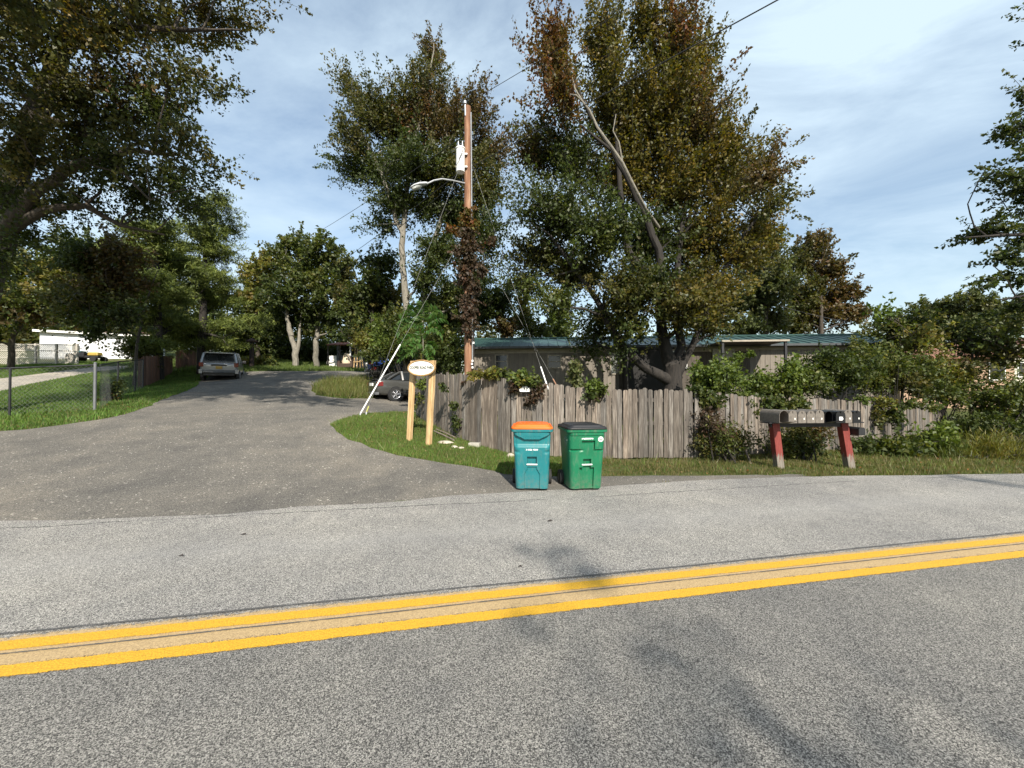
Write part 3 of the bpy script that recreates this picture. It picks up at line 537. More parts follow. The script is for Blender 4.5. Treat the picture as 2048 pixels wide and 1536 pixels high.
# ------------------------------------------------------------------ SHRUBS, HEDGE, WEEDS
def shrub(name, label, px, Y, lobes, ncl, per=42, size=.10, cat='shrub', group=None, stems=14, **kw):
    b = ground_at(px, Y); t = thing(name, label, cat, b, 0, group); kw.setdefault('L', .5); kw.setdefault('w', .24); kw.setdefault('up', .3)
    p = crown(t, lobes, ncl, per, size, name='foliage', **kw)
    mb = MB(); sel = p[RNG.choice(len(p), min(stems, len(p)), replace=False)]
    for q in sel:
        o = b+V(RNG.normal(0,.12), RNG.normal(0,.12), -.05); m = o.lerp(Vector(q), .5)+V(RNG.normal(0,.06), 0, .1); mb.tube([o, m, q], [.018,.012,.005], 5, False)
    mb.build('stem', BARKD, t)
    for c in t.children: c.matrix_parent_inverse = Matrix.Translation(-b)
    return t
GH = 'bushes of the hedge over the right-hand fence'
shrub('hedge_bush', 'bright green bush over the fence top just right of the maple trunk', 1440, 9.9, LB(9.9,(1410,752,30,14,'bright'),(1450,752,42,22,'bright'),(1430,772,40,14,'green'),(1400,745,16,8,'bright'), dy=.2), 110, group=GH)
shrub('hedge_bush', 'bright vine-covered bush in front of the sunlit trailer wall, behind the mailboxes', 1560, 10.6, LB(10.6,(1510,762,36,18,'bright'),(1590,745,34,26,'bright'),(1550,778,60,20,'green'),(1610,760,36,28,'green'), dy=.3), 190, group=GH)
shrub('hedge_bush', 'dark green bush below the right end of the green roof', 1680, 11.6, LB(11.6,(1650,720,40,28,'dark'),(1690,745,56,40,'dark'),(1640,768,36,20,'green'),(1720,710,36,26,'green'), dy=.3), 210, group=GH)
shrub('hedge_bush', 'tall mixed green bush standing over the sagging part of the fence', 1790, 12.3, LB(12.3,(1770,720,44,30,'green'),(1800,762,56,28,'olive'),(1740,765,36,24,'green'),(1840,730,36,30,'green'), dy=.3), 210, group=GH)
shrub('hedge_bush', 'ochre-tipped bush in front of the brown roofed house', 1880, 12.8, LB(12.8,(1870,750,50,34,'yellow'),(1905,785,50,30,'green'),(1850,775,36,20,'dark'),(1930,745,36,26,'olive'), dy=.3), 210, group=GH)
shrub('hedge_bush', 'dense dark bush at the right edge past the end of the fence', 2000, 12.2, LB(12.2,(1970,790,56,44,'green'),(2030,780,50,50,'green'),(1960,850,52,34,'dark'),(2030,850,56,40,'dark'),(2090,800,60,70,'green'), dy=.3), 260, group=GH)
shrub('weed_clump', 'tall wispy weeds against the fence with reddish vine tips, left of the mailboxes', 1455, 8.5, LB(8.5,(1440,870,38,32,'green'),(1480,880,36,30,'olive'),(1420,850,24,34,'purple'),(1410,895,24,18,'olive'), dy=.15), 130, 38, .085, 'weeds', width=.35)
shrub('weed_clump', 'dark rounded bush between the two mailbox posts', 1600, 9.0, LB(9.0,(1590,872,36,34,'olive'),(1625,885,34,28,'dark'),(1560,890,24,22,'green'),(1640,860,22,22,'brown'), dy=.15), 150, 38, .085, 'bush', width=.4)
shrub('weed_clump', 'low broad-leaved weeds at the fence foot right of the mailboxes', 1780, 10.0, LB(10,(1735,893,34,10,'dark'),(1790,897,44,11,'green'),(1850,892,40,14,'green'),(1885,872,24,18,'bright'), dy=.3), 140, 34, .12, 'weeds', droop=.3)
shrub('grass_clump', 'tall ochre-tipped grass at the road edge in the right corner', 1960, 9.6, LB(9.6,(1930,905,46,18,'yellow'),(1990,900,50,22,'yellow'),(2050,905,50,22,'olive'),(1880,912,40,14,'green'), dy=.3), 200, 40, .16, 'tall grass', width=.1, spread=.4, up=1.2, droop=-.5)
# left-centre thicket behind the sedan
GB = 'bushes behind the grey sedan'
shrub('thicket_bush', 'yellow-green leafy bush beside the far porch, over the blue car', 755, 21, LB(21,(740,680,34,26,'yellow'),(775,660,36,28,'bright'),(745,710,30,16,'green')), 170, 42, .15, group=GB, L=.7, w=.25)
shrub('thicket_bush', 'tall green bush under the pale tree trunks', 820, 19, LB(19,(800,640,34,30,'green'),(830,680,50,36,'green'),(795,710,42,24,'green'),(770,690,30,24,'bright')), 230, 42, .15, group=GB, L=.7, w=.25)
shrub('thicket_bush', 'dark bush directly behind the oval sign', 890, 15.5, LB(15.5,(870,700,36,30,'green'),(905,720,34,24,'dark'),(860,730,30,16,'dark'),(900,680,30,24,'green')), 190, 42, .13, group=GB, L=.6, w=.22)
shrub('undergrowth', 'dark brush under the far trees beyond the end of the driveway', 600, 37, LB(37,(520,705,40,22,'dark'),(570,700,40,26,'dark'),(625,700,40,28,'dark'),(670,705,34,24,'dark'),(480,700,40,24,'green'),(720,700,40,26,'dark')), 330, 44, .3, L=1.0, w=.5)
shrub('undergrowth', 'pale green weeds by the short dark post at the end of the driveway', 520, 30, LB(30,(525,722,20,9,'yellow'),(545,728,18,6,'green'),(487,722,14,8,'yellow')), 70, 36, .18, 'weeds')
# ailanthus with its long feathered fronds
b = ground_at(842, 14.5); t = thing('ailanthus', 'frond-leaved sapling like a palm, rising behind the oval sign', 'sapling', b)
mb = MB(); top = P(846, 665, 14.5); mb.tube([b-V(0,0,.1), b.lerp(top, .5)+V(.05,0,0), top], [.04,.03,.015], 6); mb.build('stem', BARKP, t)
ps, ds, cs = [], [], []
for (ex, ey, sx, sy, k) in [(795,665,846,650,1),(800,640,846,650,1),(815,620,846,645,1),(845,605,848,650,1),(875,620,848,645,1),(893,640,850,655,1),(885,670,850,665,1),(800,690,846,680,1),(820,705,846,690,1),(800,715,842,710,1),(870,700,850,690,1),(830,640,846,690,1),(860,720,848,700,1)]:
    a, e = P(sx, sy, 14.5), P(ex, ey, 14.5+RNG.uniform(-.8, .2)); L = (e-a).length
    for i in range(26):
        u = .12+.88*i/25; c = a.lerp(e, u)+V(0,0,math.sin(u*math.pi)*.22*L)
        side = (e-a).cross(V(0,1,0)).normalized()
        for s in (-1, 1):
            for _ in range(2): ps.append(tuple(c)); q = side*s*.8+V(0,-.3,-.25)+(e-a).normalized()*.4; ds.append(tuple(q.normalized())); cs.append((.075*RNG.uniform(.7,1.3),.15*RNG.uniform(.8,1.2),.03))
leaves('frond', np.array(ps), np.array(ds), .24, np.array(cs), LEAF, t, .28, .03, spread=.12)
for c in t.children: c.matrix_parent_inverse = Matrix.Translation(-b)

# ------------------------------------------------------------------ GRASS
def grass(name, label, n, box, h, w, tints, extra=None, lean=.5, fn=None, patchy=0.0):
    xy = np.column_stack([RNG.uniform(box[0], box[1], n), RNG.uniform(box[2], box[3], n)]); m = is_grass(xy)
    if extra is not None: m &= pip(extra, xy)
    if fn is not None: m &= fn(xy)
    pn = np.sin(xy[:, 0]*3.3+2*np.sin(xy[:, 1]*2.2))*np.sin(xy[:, 1]*4.1+1.7*np.sin(xy[:, 0]*1.9)); m &= RNG.uniform(0, 1, len(xy)) < np.clip(1.0-patchy*np.clip(pn*2, 0, 1), .05, 1)
    xy = xy[m]; n = len(xy); z = zt(xy); a = RNG.uniform(0, 2*math.pi, n); hh = h*RNG.uniform(.5, 1.4, n); ww = w*RNG.uniform(.6, 1.3, n)
    patch = .5+.5*np.sin(xy[:, 0]*2.1+1.3*np.sin(xy[:, 1]*1.7))*np.sin(xy[:, 1]*2.6+np.sin(xy[:, 0]*1.1))
    hh *= .7+.5*patch; v = np.empty((n, 3, 3)); dx, dy = np.cos(a)*ww/2, np.sin(a)*ww/2; ld = RNG.uniform(0, 2*math.pi, n); ll = hh*lean*RNG.uniform(0, 1, n)
    v[:, 0] = np.column_stack([xy[:, 0]-dx, xy[:, 1]-dy, z-.01]); v[:, 1] = np.column_stack([xy[:, 0]+dx, xy[:, 1]+dy, z-.01]); v[:, 2] = np.column_stack([xy[:, 0]+np.cos(ld)*ll, xy[:, 1]+np.sin(ld)*ll, z+hh])
    T = np.array(tints); c = T[RNG.integers(0, len(T), n)]*RNG.uniform(.75, 1.25, n)[:, None]*(.85+.3*patch[:, None])
    return tag(mesh_obj(name, v.reshape(-1, 3), np.arange(n*3).reshape(n, 3), GRASSM, None, np.repeat(c, 3, 0)), label, 'grass', None, 'stuff')
GT = [(.10,.19,.03),(.13,.23,.04),(.075,.14,.025),(.17,.20,.05)]; GD = [(.10,.15,.03),(.14,.15,.04),(.20,.16,.07),(.075,.11,.022)]
grass('verge_grass', 'short bright grass of the verge around the sign and along the wooden fence', 230000, (-6.2, 1.2, 6.2, 13), .055, .014, GT+[(.20,.19,.07)], patchy=.5)
grass('verge_weeds', 'scattered taller weeds and straw stalks in the verges', 9000, (-13, 13, 6.2, 13), .15, .02, [(.12,.17,.04),(.22,.19,.09),(.16,.19,.05)], None, 1.1, patchy=.95)
grass('verge_grass', 'thin patchy grass between the road and the fence by the mailboxes', 200000, (1.0, 14, 6.3, 12.5), .055, .014, GD+[(.22,.18,.09),(.16,.13,.06)], patchy=.75)
grass('lawn_grass', 'mown lawn behind the chain-link fence', 330000, (-31, -7, 6.5, 27), .07, .03, GT[:3]+[(.16,.20,.05)])
grass('weedy_grass', 'rough tall grass on the island beside the grey sedan', 42000, (-11, -3, 12, 27), .34, .03, [(.13,.16,.035),(.17,.17,.05),(.10,.14,.03),(.20,.17,.07)], island, .9)
grass('rough_grass', 'unmown grass at the far end of the driveway under the trees', 60000, (-26, -5, 24, 38), .22, .06, [(.10,.15,.03),(.13,.17,.04),(.08,.12,.025)])
grass('yard_grass', 'shaded yard grass behind the wooden fence', 50000, (-3, 18, 9.5, 17), .12, .03, GD)

# ------------------------------------------------------------------ WOODEN FENCES
def catmull(xs, ys, n):
    t = np.linspace(xs[0], xs[-1], n); return t, np.interp(t, xs, ys)
def picket_fence(label, ctrl, group, wid=.118, backside=1, mat=PICKET, post_every=2.3, name='picket_fence', tints=None, rnd=.03):
    """ctrl: (px, distance, row of top, row of foot)"""
    pts = [(P(px, b_, Y), P(px, t_, Y)) for px, Y, t_, b_ in ctrl]; d = [0]
    for i in range(1, len(pts)): d.append(d[-1]+(pts[i][0].xy-pts[i-1][0].xy).length)
    f = lambda s, k: np.interp(s, d, k); X = [p[0].x for p in pts]; Yc = [p[0].y for p in pts]; ZB = [p[0].z for p in pts]; ZT = [p[1].z for p in pts]
    base = pts[0][0]; th = thing(name, label, 'fence', base, 0, group); inv = Matrix.Translation(-base); mb = MB(); s = wid/2; L = d[-1]
    tint = 1
    while s < L:
        x, y, zb, ztp = f(s, X), f(s, Yc), f(s, ZB), f(s, ZT); x2, y2 = f(min(s+.1, L), X), f(min(s+.1, L), Yc); x1, y1 = f(max(s-.1, 0), X), f(max(s-.1, 0), Yc)
        a = math.atan2(y2-y1, x2-x1); w = wid*RNG.uniform(.9, 1.0)/2-.003; h = ztp-zb+RNG.normal(0, rnd*.5); zb2 = zb+RNG.normal(0, .012)+.02; c = w*.55
        poly = [(-w,0),(w,0),(w,h-c),(w*.72,h-c*.35),(w*.35,h),(-w*.35,h),(-w*.72,h-c*.35),(-w,h-c)]
        tint = .35*tint+.65*RNG.uniform(.5, 1.4); q = RNG.uniform(.93, 1.07); mb.cur = (tint*q, tint, tint/q*.98)
        M = Mat((x, y, zb2), a, RNG.normal(0, .008))@Matrix.Rotation(RNG.normal(0, .009), 4, 'Y')
        mb.prism(poly, 'y', -.010+RNG.normal(0,.004), .009, M); s += wid
    o = mb.build('pickets', mat, th); o.matrix_parent_inverse = inv
    for fr in (.18, .52, .86):
        mb = MB(); mb.cur = (.8,.8,.8); ss = np.linspace(0, L, max(3, int(L/.8)))
        secs = []
        for s in ss:
            x, y = f(s, X), f(s, Yc); x2, y2 = f(min(s+.1, L), X), f(min(s+.1, L), Yc); x1, y1 = f(max(s-.1, 0), X), f(max(s-.1, 0), Yc); a = math.atan2(y2-y1, x2-x1); zz = f(s, ZB)*(1-fr)+f(s, ZT)*fr
            nx, ny = -math.sin(a)*backside, math.cos(a)*backside; secs.append([(x+nx*.016, y+ny*.016, zz-.04),(x+nx*.055, y+ny*.055, zz-.04),(x+nx*.055, y+ny*.055, zz+.04),(x+nx*.016, y+ny*.016, zz+.04)])
        mb.loft(secs); o = mb.build('rail', mat, th); o.matrix_parent_inverse = inv
    s = .15
    while s < L:
        x, y = f(s, X), f(s, Yc); x2, y2 = f(min(s+.1, L), X), f(min(s+.1, L), Yc); x1, y1 = f(max(s-.1, 0), X), f(max(s-.1, 0), Yc); a = math.atan2(y2-y1, x2-x1)
        mb = MB(); mb.cur = (.7,.7,.7); mb.box(-.045,.045,.058,.148,-.3,f(s, ZT)-f(s, ZB)-.08, Mat((x, y, f(s, ZB)), a)); o = mb.build('post', mat, th); o.matrix_parent_inverse = inv; s += post_every
GF = 'weathered picket fence runs along the road'
picket_fence('weathered grey picket fence run leaning beside the oval sign and angled toward the sedan', [(832,12.3,750,836),(860,11.0,748,851),(908,9.8,750,874),(960,9.1,753,893),(1020,8.62,757,910)], GF)
picket_fence('weathered brown picket fence run behind the two wheeled bins, top edge sagging', [(1022,8.6,757,911),(1090,8.5,767,914),(1180,8.5,779,917),(1240,8.52,781,918),(1310,8.6,781,918),(1386,8.7,782,918)], GF)
picket_fence('overgrown picket fence run behind the mailboxes, partly hidden by vines', [(1388,8.75,782,917),(1470,9.15,792,912),(1560,9.7,797,908),(1650,10.3,801,904),(1740,11.1,803,900),(1820,12,808,892),(1892,13,814,884)], GF)
# second fence glimpsed above the first, beyond the yard
picket_fence('low pale picket fence seen above the leaning fence, in front of the trailer wall', [(945,14.6,742,790),(1010,14.2,744,795),(1075,13.8,748,800)], None)
picket_fence('reddish brown board fence beside the lawn, left of the parked SUV', [(283,17.5,714,780),(310,20,713,768),(345,24,713,752)], None, .15, 1, BROWNF)
picket_fence('dark brown board fence behind the pines next to the SUV', [(352,25,702,748),(380,26,700,746),(408,27,700,744)], None, .16, 1, BROWNF)

# vines hanging on the fence
def fence_vine(label, px, Y, lobes, ncl, size=.085, tend=(), pal='green', name='vine', per=22, group='vines climbing the picket fence', **kw):
    b = P(px, 800, Y); t = thing(name, label, 'vine', b, 0, group); p = crown(t, lobes, ncl, per, size, L=.22, w=.08, up=.05, name='foliage', droop=.5, width=.8, **kw)
    mb = MB(); q = sorted([tuple(v) for v in p[:min(len(p), 26)]]); mb.tube([Vector(v) for v in q], .006, 5, False)
    for tpts in tend: mb.tube([P(*v) for v in tpts], .006, 5, False)
    mb.build('stem', BARKD, t)
    for c in t.children: c.matrix_parent_inverse = Matrix.Translation(-b)
fence_vine('vine draped over the fence top around the white number plaque', 1055, 8.45, LB(8.42,(1045,754,26,7,'bright'),(1076,764,14,8,'green'),(1028,775,6,14,'purple'),(1078,782,7,16,'purple'),(1040,758,16,6,'yellow'),(1062,800,6,12,'purple'), dy=.03), 75)
fence_vine('yellowish vine over the fence top beside the utility pole', 990, 8.75, LB(8.8,(985,748,22,7,'yellow'),(1008,746,14,6,'green'),(950,748,14,5,'yellow'), dy=.05), 38)
fence_vine('vine tuft with dark hanging leaves above the green bin', 1185, 8.4, LB(8.4,(1190,770,18,7,'bright'),(1180,785,7,12,'dark'),(1192,795,6,10,'purple'),(1205,775,12,6,'green'), dy=.03), 38)
fence_vine('tall pale flowering weed standing up behind the middle of the fence', 1150, 9.2, LB(9.2,(1150,725,7,9,'pale'),(1148,745,10,16,'pale'),(1155,765,12,12,'pale'), dy=.05), 40)
fence_vine('small leaves on the leaning fence behind the oval sign', 842, 11.3, LB(11.3,(842,766,11,10,'bright'),(838,800,6,12,'green'), dy=.05), 16)
fence_vine('thin vine on the middle of the leaning fence run', 905, 9.55, LB(9.6,(905,812,8,10,'green'),(912,850,4,30,'dark'),(885,775,5,12,'dark'),(950,770,5,16,'dark'),(930,762,5,10,'purple'), dy=.03), 26)
fence_vine('vine mat with reddish leaves covering the fence left of the mailboxes', 1410, 8.75, LB(8.8,(1400,800,14,22,'green'),(1412,840,12,26,'purple'),(1400,780,22,10,'dark'),(1430,800,20,14,'dark'),(1405,880,10,26,'olive'), dy=.05), 110)
fence_vine('vine hanging over the fence top behind the left mailboxes', 1520, 9.4, LB(9.5,(1480,800,22,16,'green'),(1520,805,26,14,'dark'),(1560,808,22,16,'green'),(1600,806,20,14,'green'),(1500,825,10,16,'dark'), dy=.06), 120)
fence_vine('vine curtain hanging over the fence right of the mailboxes', 1740, 11, LB(11,(1720,800,18,7,'bright'),(1765,806,26,9,'yellow'),(1792,830,9,34,'dark'),(1755,840,7,24,'olive'),(1830,806,24,9,'green'),(1870,815,18,8,'green'),(1892,850,8,24,'green'), dy=.06), 110)
fence_vine('leafy shoot lying across the trailer door', 1500, 11.5, LB(11.5,(1455,722,10,4,'bright'),(1480,714,12,4,'bright'),(1505,706,8,4,'bright'),(1395,738,16,4,'bright'), dy=.05), 30)

# house number plaque
o = thing('number_plaque', 'small white house number plaque on the fence under the vine', 'plaque', P(1050, 778, 8.42)); mb = MB()
pl = [(-.115,-.055),(-.095,-.06),(.095,-.06),(.1,-.055),(.125,-.015),(.105,.025),(.06,.03),(.05,.06),(-.05,.06),(-.06,.04),(-.1,.03),(-.125,-.01)]; mb.prism(pl, 'y', -.008, .008); mb.build('plate', WHITEP, o)
def text(body, size, mat, parent, M, name='lettering', bold=0, sx=1, align='CENTER', ext=.001):
    cu = bpy.data.curves.new('t', 'FONT'); cu.body = body; cu.size = size; cu.align_x = align; cu.align_y = 'CENTER'; cu.extrude = ext; cu.offset = bold; cu.resolution_u = 2
    to = bpy.data.objects.new('t', cu); COL.objects.link(to); bpy.context.view_layer.update(); me = bpy.data.meshes.new_from_object(to.evaluated_get(bpy.context.evaluated_depsgraph_get()))
    bpy.data.objects.remove(to); bpy.data.curves.remove(cu); me.transform(M@Matrix.Scale(sx, 4, (1,0,0))); me.materials.clear(); me.materials.append(mat)
    for p in me.polygons: p.material_index = 0
    q = bpy.data.objects.new(name, me); COL.objects.link(q); q.parent = parent; return q
FRONT = Matrix.Rotation(R(90), 4, 'X')
text('12', .09, TEXTG, o, Matrix.Translation((.01,-.011,-.005))@FRONT, 'number', .002)

# ------------------------------------------------------------------ OVAL SIGN
bl, br = ground_at(819, 8.95), G(857, 890); sg = thing('park_sign', 'oval white park sign with a brown rim on two raw timber posts', 'sign', (bl+br)/2); c0 = (bl+br)/2; inv = Matrix.Translation(-c0)
tl, tr = P(827, 722, 8.95), P(866, 721, br.y)
for a, e, w in ((bl, tl, .058), (br, tr, .062)):
    mb = MB(); mb.cur = (1,1,1); rz = math.atan2(br.y-bl.y, br.x-bl.x); d = (e-a); secs = []
    for k in range(9):
        c = a.lerp(e, k/8)+V(RNG.normal(0,.004), 0, -.15*(k == 0)); ww = w*RNG.uniform(.96, 1.04)
        secs.append([c+Matrix.Rotation(rz, 3, 'Z')@V(sx*ww, sy*.05, 0) for sx, sy in ((-1,-.8),(-.8,-1),(.8,-1),(1,-.8),(1,.8),(.8,1),(-.8,1),(-1,.8))])
    mb.loft(secs); o = mb.build('post', CEDAR, sg, True); o.matrix_parent_inverse = inv
pc = P(843, 736, 8.62); rz = math.atan2(br.y-bl.y, br.x-bl.x)*.55
PM = Mat(pc, rz, 0, R(.5)); ell = lambda a, b_, n=48: [(a*math.cos(2*math.pi*k/n), b_*math.sin(2*math.pi*k/n)) for k in range(n)]
mb = MB(); mb.prism(ell(.34,.185), 'y', 0, .03, PM); o = mb.build('backing', FRAMEG, sg); o.matrix_parent_inverse = inv
mb = MB(); n = 48; secs = []
for rr, yy in ((1,0),(1,-.02),(.955,-.028),(.91,-.02),(.90,0)):
    secs.append([PM@V(.34*rr*math.cos(2*math.pi*k/n)-(0), yy, (.185*rr if rr == 1 else .185-.34*(1-rr))*math.sin(2*math.pi*k/n)) for k in range(n)])
mb.loft(secs, False); o = mb.build('rim', FRAMEG, sg, True); o.matrix_parent_inverse = inv
mb = MB(); mb.prism(ell(.306,.151), 'y', -.012, -.002, PM); o = mb.build('panel', WHITEP, sg); o.matrix_parent_inverse = inv
o = text('COOPER ROAD PARK', .082, TEXTG, sg, PM@Matrix.Translation((0,-.0145,.008))@FRONT, 'lettering', .0035, .72); o.matrix_parent_inverse = inv

# ------------------------------------------------------------------ WHEELED BINS
def bin_(label, body_m, lid_m, px, py, yaw, kind, lean=0):
    H, Wt, Wb, Dt, Db = 1.0, .60, .52, .66, .50; g = G(px, py); t = thing('wheeled_bin', label, 'bin', g+V(0, .0, 0), yaw, 'wheeled bins at the road edge')
    nf = 72; nv = 110
    def ringpt(k, w, d, r=.06):
        pass
    def front_depth(u, v):
        D = 0.0
        if kind == 'teal':
            trap = abs(u) < .42+.5*max(0, (v-.835))/.075 if v > .835 else False
            if .70 < v < .925 and not trap: D = .035*min(1, (v-.70)/.05) if v < .75 else .035
            if v >= .835 and trap: D = -.012+ (.004 if int((u+1)*22) % 2 and v < .89 and abs(u) < .5 else 0)
            if v > .925: D = -.012
            if abs(u) > .62 and .58 < v < .66: D += .03*(1-abs(v-.62)/.04)*(abs(u)-.62)/.38
            if abs(u) < .27 and .40 < v < .545: D = .05
            wd = .27 if v > .33 else .27+(.33-v)/.09*.19; wd = min(wd, .46)
            if v < .365 and abs(u) < wd: D = .018
        else:
            if v > .90: D = -.014
            elif v > .885: D = .0
            if -.28 < u < .42 and .775 < v < .815: D = .045
            if .36 < u < .42 and .66 < v < .81: D = .04
            if u < -.15 and .63 < v < .68: D = .04*(min(1, (-.15-u)/.4))*(1-abs(v-.655)/.025)
            if u > .36 and .63 < v < .67: D = .04*(1-abs(v-.65)/.02)
            if -.22 < u < .24 and .36 < v < .505: D = .05
            if -.42 < u < .43 and v < .36: D = .016
            if (-.42 < u < -.30 or .17 < u < .42) and .315 < v < .36: D = .045
            if .28 < u < .43 and .03 < v < .33: D = .035
        return D
    vs = []; nper = None
    for j in range(nv+1):
        v = j/nv; z = .03+v*(H-.03); w = Wb+(Wt-Wb)*v; d = Db+(Dt-Db)*v
        yf = -d/2; ring = []
        r = .07
        # front from left to right
        for i in range(nf+1):
            u = -1+2*i/nf; x = u*(w/2-.004); e = max(0, abs(u)-(1-2*r/w)); cr = e/(2*r/w); y = yf+r*(1-math.sqrt(max(0, 1-cr*cr)))*1.0
            fade = 1 if abs(u) < .90 else max(0, (1-abs(u))/.10)
            ring.append((x, y+front_depth(u, v)*fade+(.006*(1-u*u)*0), z))
        for a in (.1,.5,.85): ring.append((w/2, yf+r+(d-2*r)*a, z))
        for i in range(7): a = i/6*math.pi/2; ring.append((w/2-r+r*math.cos(a), d/2-r+r*math.sin(a), z))
        for i in range(7): a = math.pi/2+i/6*math.pi/2; ring.append((-w/2+r+r*math.cos(a), d/2-r+r*math.sin(a), z))
        for a in (.85,.5,.1): ring.append((-w/2, yf+r+(d-2*r)*a, z))
        nper = len(ring); vs += ring
    fs = [(j*nper+k, j*nper+(k+1) % nper, (j+1)*nper+(k+1) % nper, (j+1)*nper+k) for j in range(nv) for k in range(nper)]
    fs += [tuple(range(nper))[::-1], tuple(range(nv*nper, (nv+1)*nper))]; mb = MB(); mb.add(vs, fs); mb.build('body', body_m, t, True)
    def rr(w, d, z, r=.07, n=5, yo=0): return [(sx*(w/2-r)+r*math.cos(a), sy*(d/2-r)+r*math.sin(a)+yo, z) for sx, sy, a0 in ((1,1,0),(-1,1,90),(-1,-1,180),(1,-1,270)) for k in range(n) for a in [R(a0+90*k/(n-1))]]
    mb = MB(); mb.loft([rr(Wt+.02, Dt+.02, H-.045), rr(Wt+.055, Dt+.05, H-.035), rr(Wt+.06, Dt+.055, H+.0), rr(Wt+.02, Dt+.02, H+.004)]); mb.build('rim', body_m, t, True)
    mb = MB(); mb.loft([rr(Wt+.045, Dt+.06, H+.005), rr(Wt+.05, Dt+.065, H+.03), rr(Wt+.02, Dt+.03, H+.045), rr(Wt-.03, Dt-.03, H+.036), rr(Wt-.07, Dt-.08, H+.07), rr(Wt-.16, Dt-.2, H+.082)]); mb.build('lid', lid_m, t, True, .003)
    mb = MB(); mb.tube([(-.2,Dt/2+.04,H-.03),(-.2,Dt/2+.09,H+.01),(.2,Dt/2+.09,H+.01),(.2,Dt/2+.04,H-.03)], .014, 8); mb.build('handle', body_m, t, True)
    for s in (-1, 1):
        mb = MB(); x = s*(Wb/2+.035); mb.tube([(x-.03,Db/2-.02,.125),(x+.03,Db/2-.02,.125)], .125, 20); w_ = mb.build('wheel', RUBBER, t, True, .006)
        mb = MB(); mb.tube([(x-.034,Db/2-.02,.125),(x+.034,Db/2-.02,.125)], .06, 12); mb.build('hub', BLACKPL, w_)
    mb = MB(); mb.tube([(-Wb/2,Db/2-.02,.125),(Wb/2,Db/2-.02,.125)], .012, 8); mb.build('axle', DARKM, t)
    yb = -(Db+(Dt-Db)*.45)/2; mb = MB(); zz = .43*H
    mb.tube([(-.082,yb-.004,zz),(.082,yb-.004,zz)], .011, 8); mb.build('catch_bar', WHITEPL, t, True)
    v = .66 if kind == 'teal' else .85; yb = -(Db+(Dt-Db)*v)/2; sl = math.atan((Dt-Db)/2/H)
    text('S 13626  98310' if kind == 'teal' else 'S 96539399P10', .033, TEXTW, t, Matrix.Translation((.0,yb-.003,.03+v*(H-.03)))@Matrix.Rotation(R(90)+sl, 4, 'X'), 'serial_marking', .0016, .9)
    if kind != 'teal':
        mb = MB(); v = .84; yb = -(Db+(Dt-Db)*v)/2; M = Matrix.Translation((.215,yb-.003,.03+v*(H-.03)))@Matrix.Rotation(R(90)+sl, 4, 'X'); mb.prism(ell(.043,.043,28), 'z', -.002, .0015, M); st = mb.build('sticker', WHITEP, t)
        text('C&D', .03, TEXTG, st, M@Matrix.Translation((0,0,.003)), 'sticker_marking', .0008, 1)
        # pale emblem moulded on the left side: an arc with stripes
        em = MB(); xw = -(Wt*.8+Wb*.2)/2-.006
        em.tube([(xw-.02*(0), -.12+.08*math.cos(a), .80+.075*math.sin(a)) for a in np.linspace(.1, math.pi-.1, 12)], .0035, 4)
        for k in range(5): em.tube([(xw, -.19+.012*k, .785-.024*k),(xw, -.06+.0*k, .79-.024*k)], .003, 4)
        em.tube([(xw,-.12,.79),(xw,-.12,.855)], .004, 4); em.build('emblem', simple('pale_moulding', (.20,.27,.24), .6), t)
    return t
b1_ = bin_('teal bin with a bright orange lid, standing left of the other at the road edge', TEAL, ORANGE, 1064, 973, R(-3), 'teal')
b2_ = bin_('bright green bin with a black lid and a round white sticker', GREENPL, BLACKPL, 1163, 973, R(7), 'green')
b1_.scale = (1.0, 1.0, .965); b2_.scale = (1.0, 1.0, .965)

# ------------------------------------------------------------------ MAILBOXES
pb_l, pb_r = G(1558, 936), G(1699, 936)
t_l, t_r = P(1549, 846, pb_l.y-.02), P(1686, 846, pb_r.y-.02)
st = thing('mailbox_stand', 'shared mailbox stand of two leaning red peeling posts under a board', 'stand', (pb_l+pb_r)/2); inv = Matrix.Translation(-(pb_l+pb_r)/2)
for a, e in ((pb_l, t_l), (pb_r, t_r)):
    h = e.z-a.z; sh = Matrix.Identity(4); sh[0][2] = (e.x-a.x)/h; mb = MB(); mb.box(-.07,.07,-.07,.07,-.2,h); o = mb.build('post', REDP, st, False, .006); o.matrix_world = Matrix.Translation(a)@sh
    o.data.transform(Matrix.Identity(4)); o.matrix_parent_inverse = Matrix.Identity(4)
    o.data.transform(sh); o.location = a-(pb_l+pb_r)/2; o.rotation_euler = (0,0,0); o.scale = (1,1,1)
rowd = (t_r-t_l); rowa = math.atan2(rowd.y, rowd.x); zb = t_l.z
mb = MB(); Lr = rowd.length; mb.cur = (.55,.5,.45); MR = Mat(t_l, rowa); mb.box(-.22, Lr+.32, -.14, .14, .0, .022, MR); mb.box(-.1, Lr+.1, -.02, .02, -.085, -.001, MR); o = mb.build('board', DARKM, st); o.matrix_parent_inverse = inv
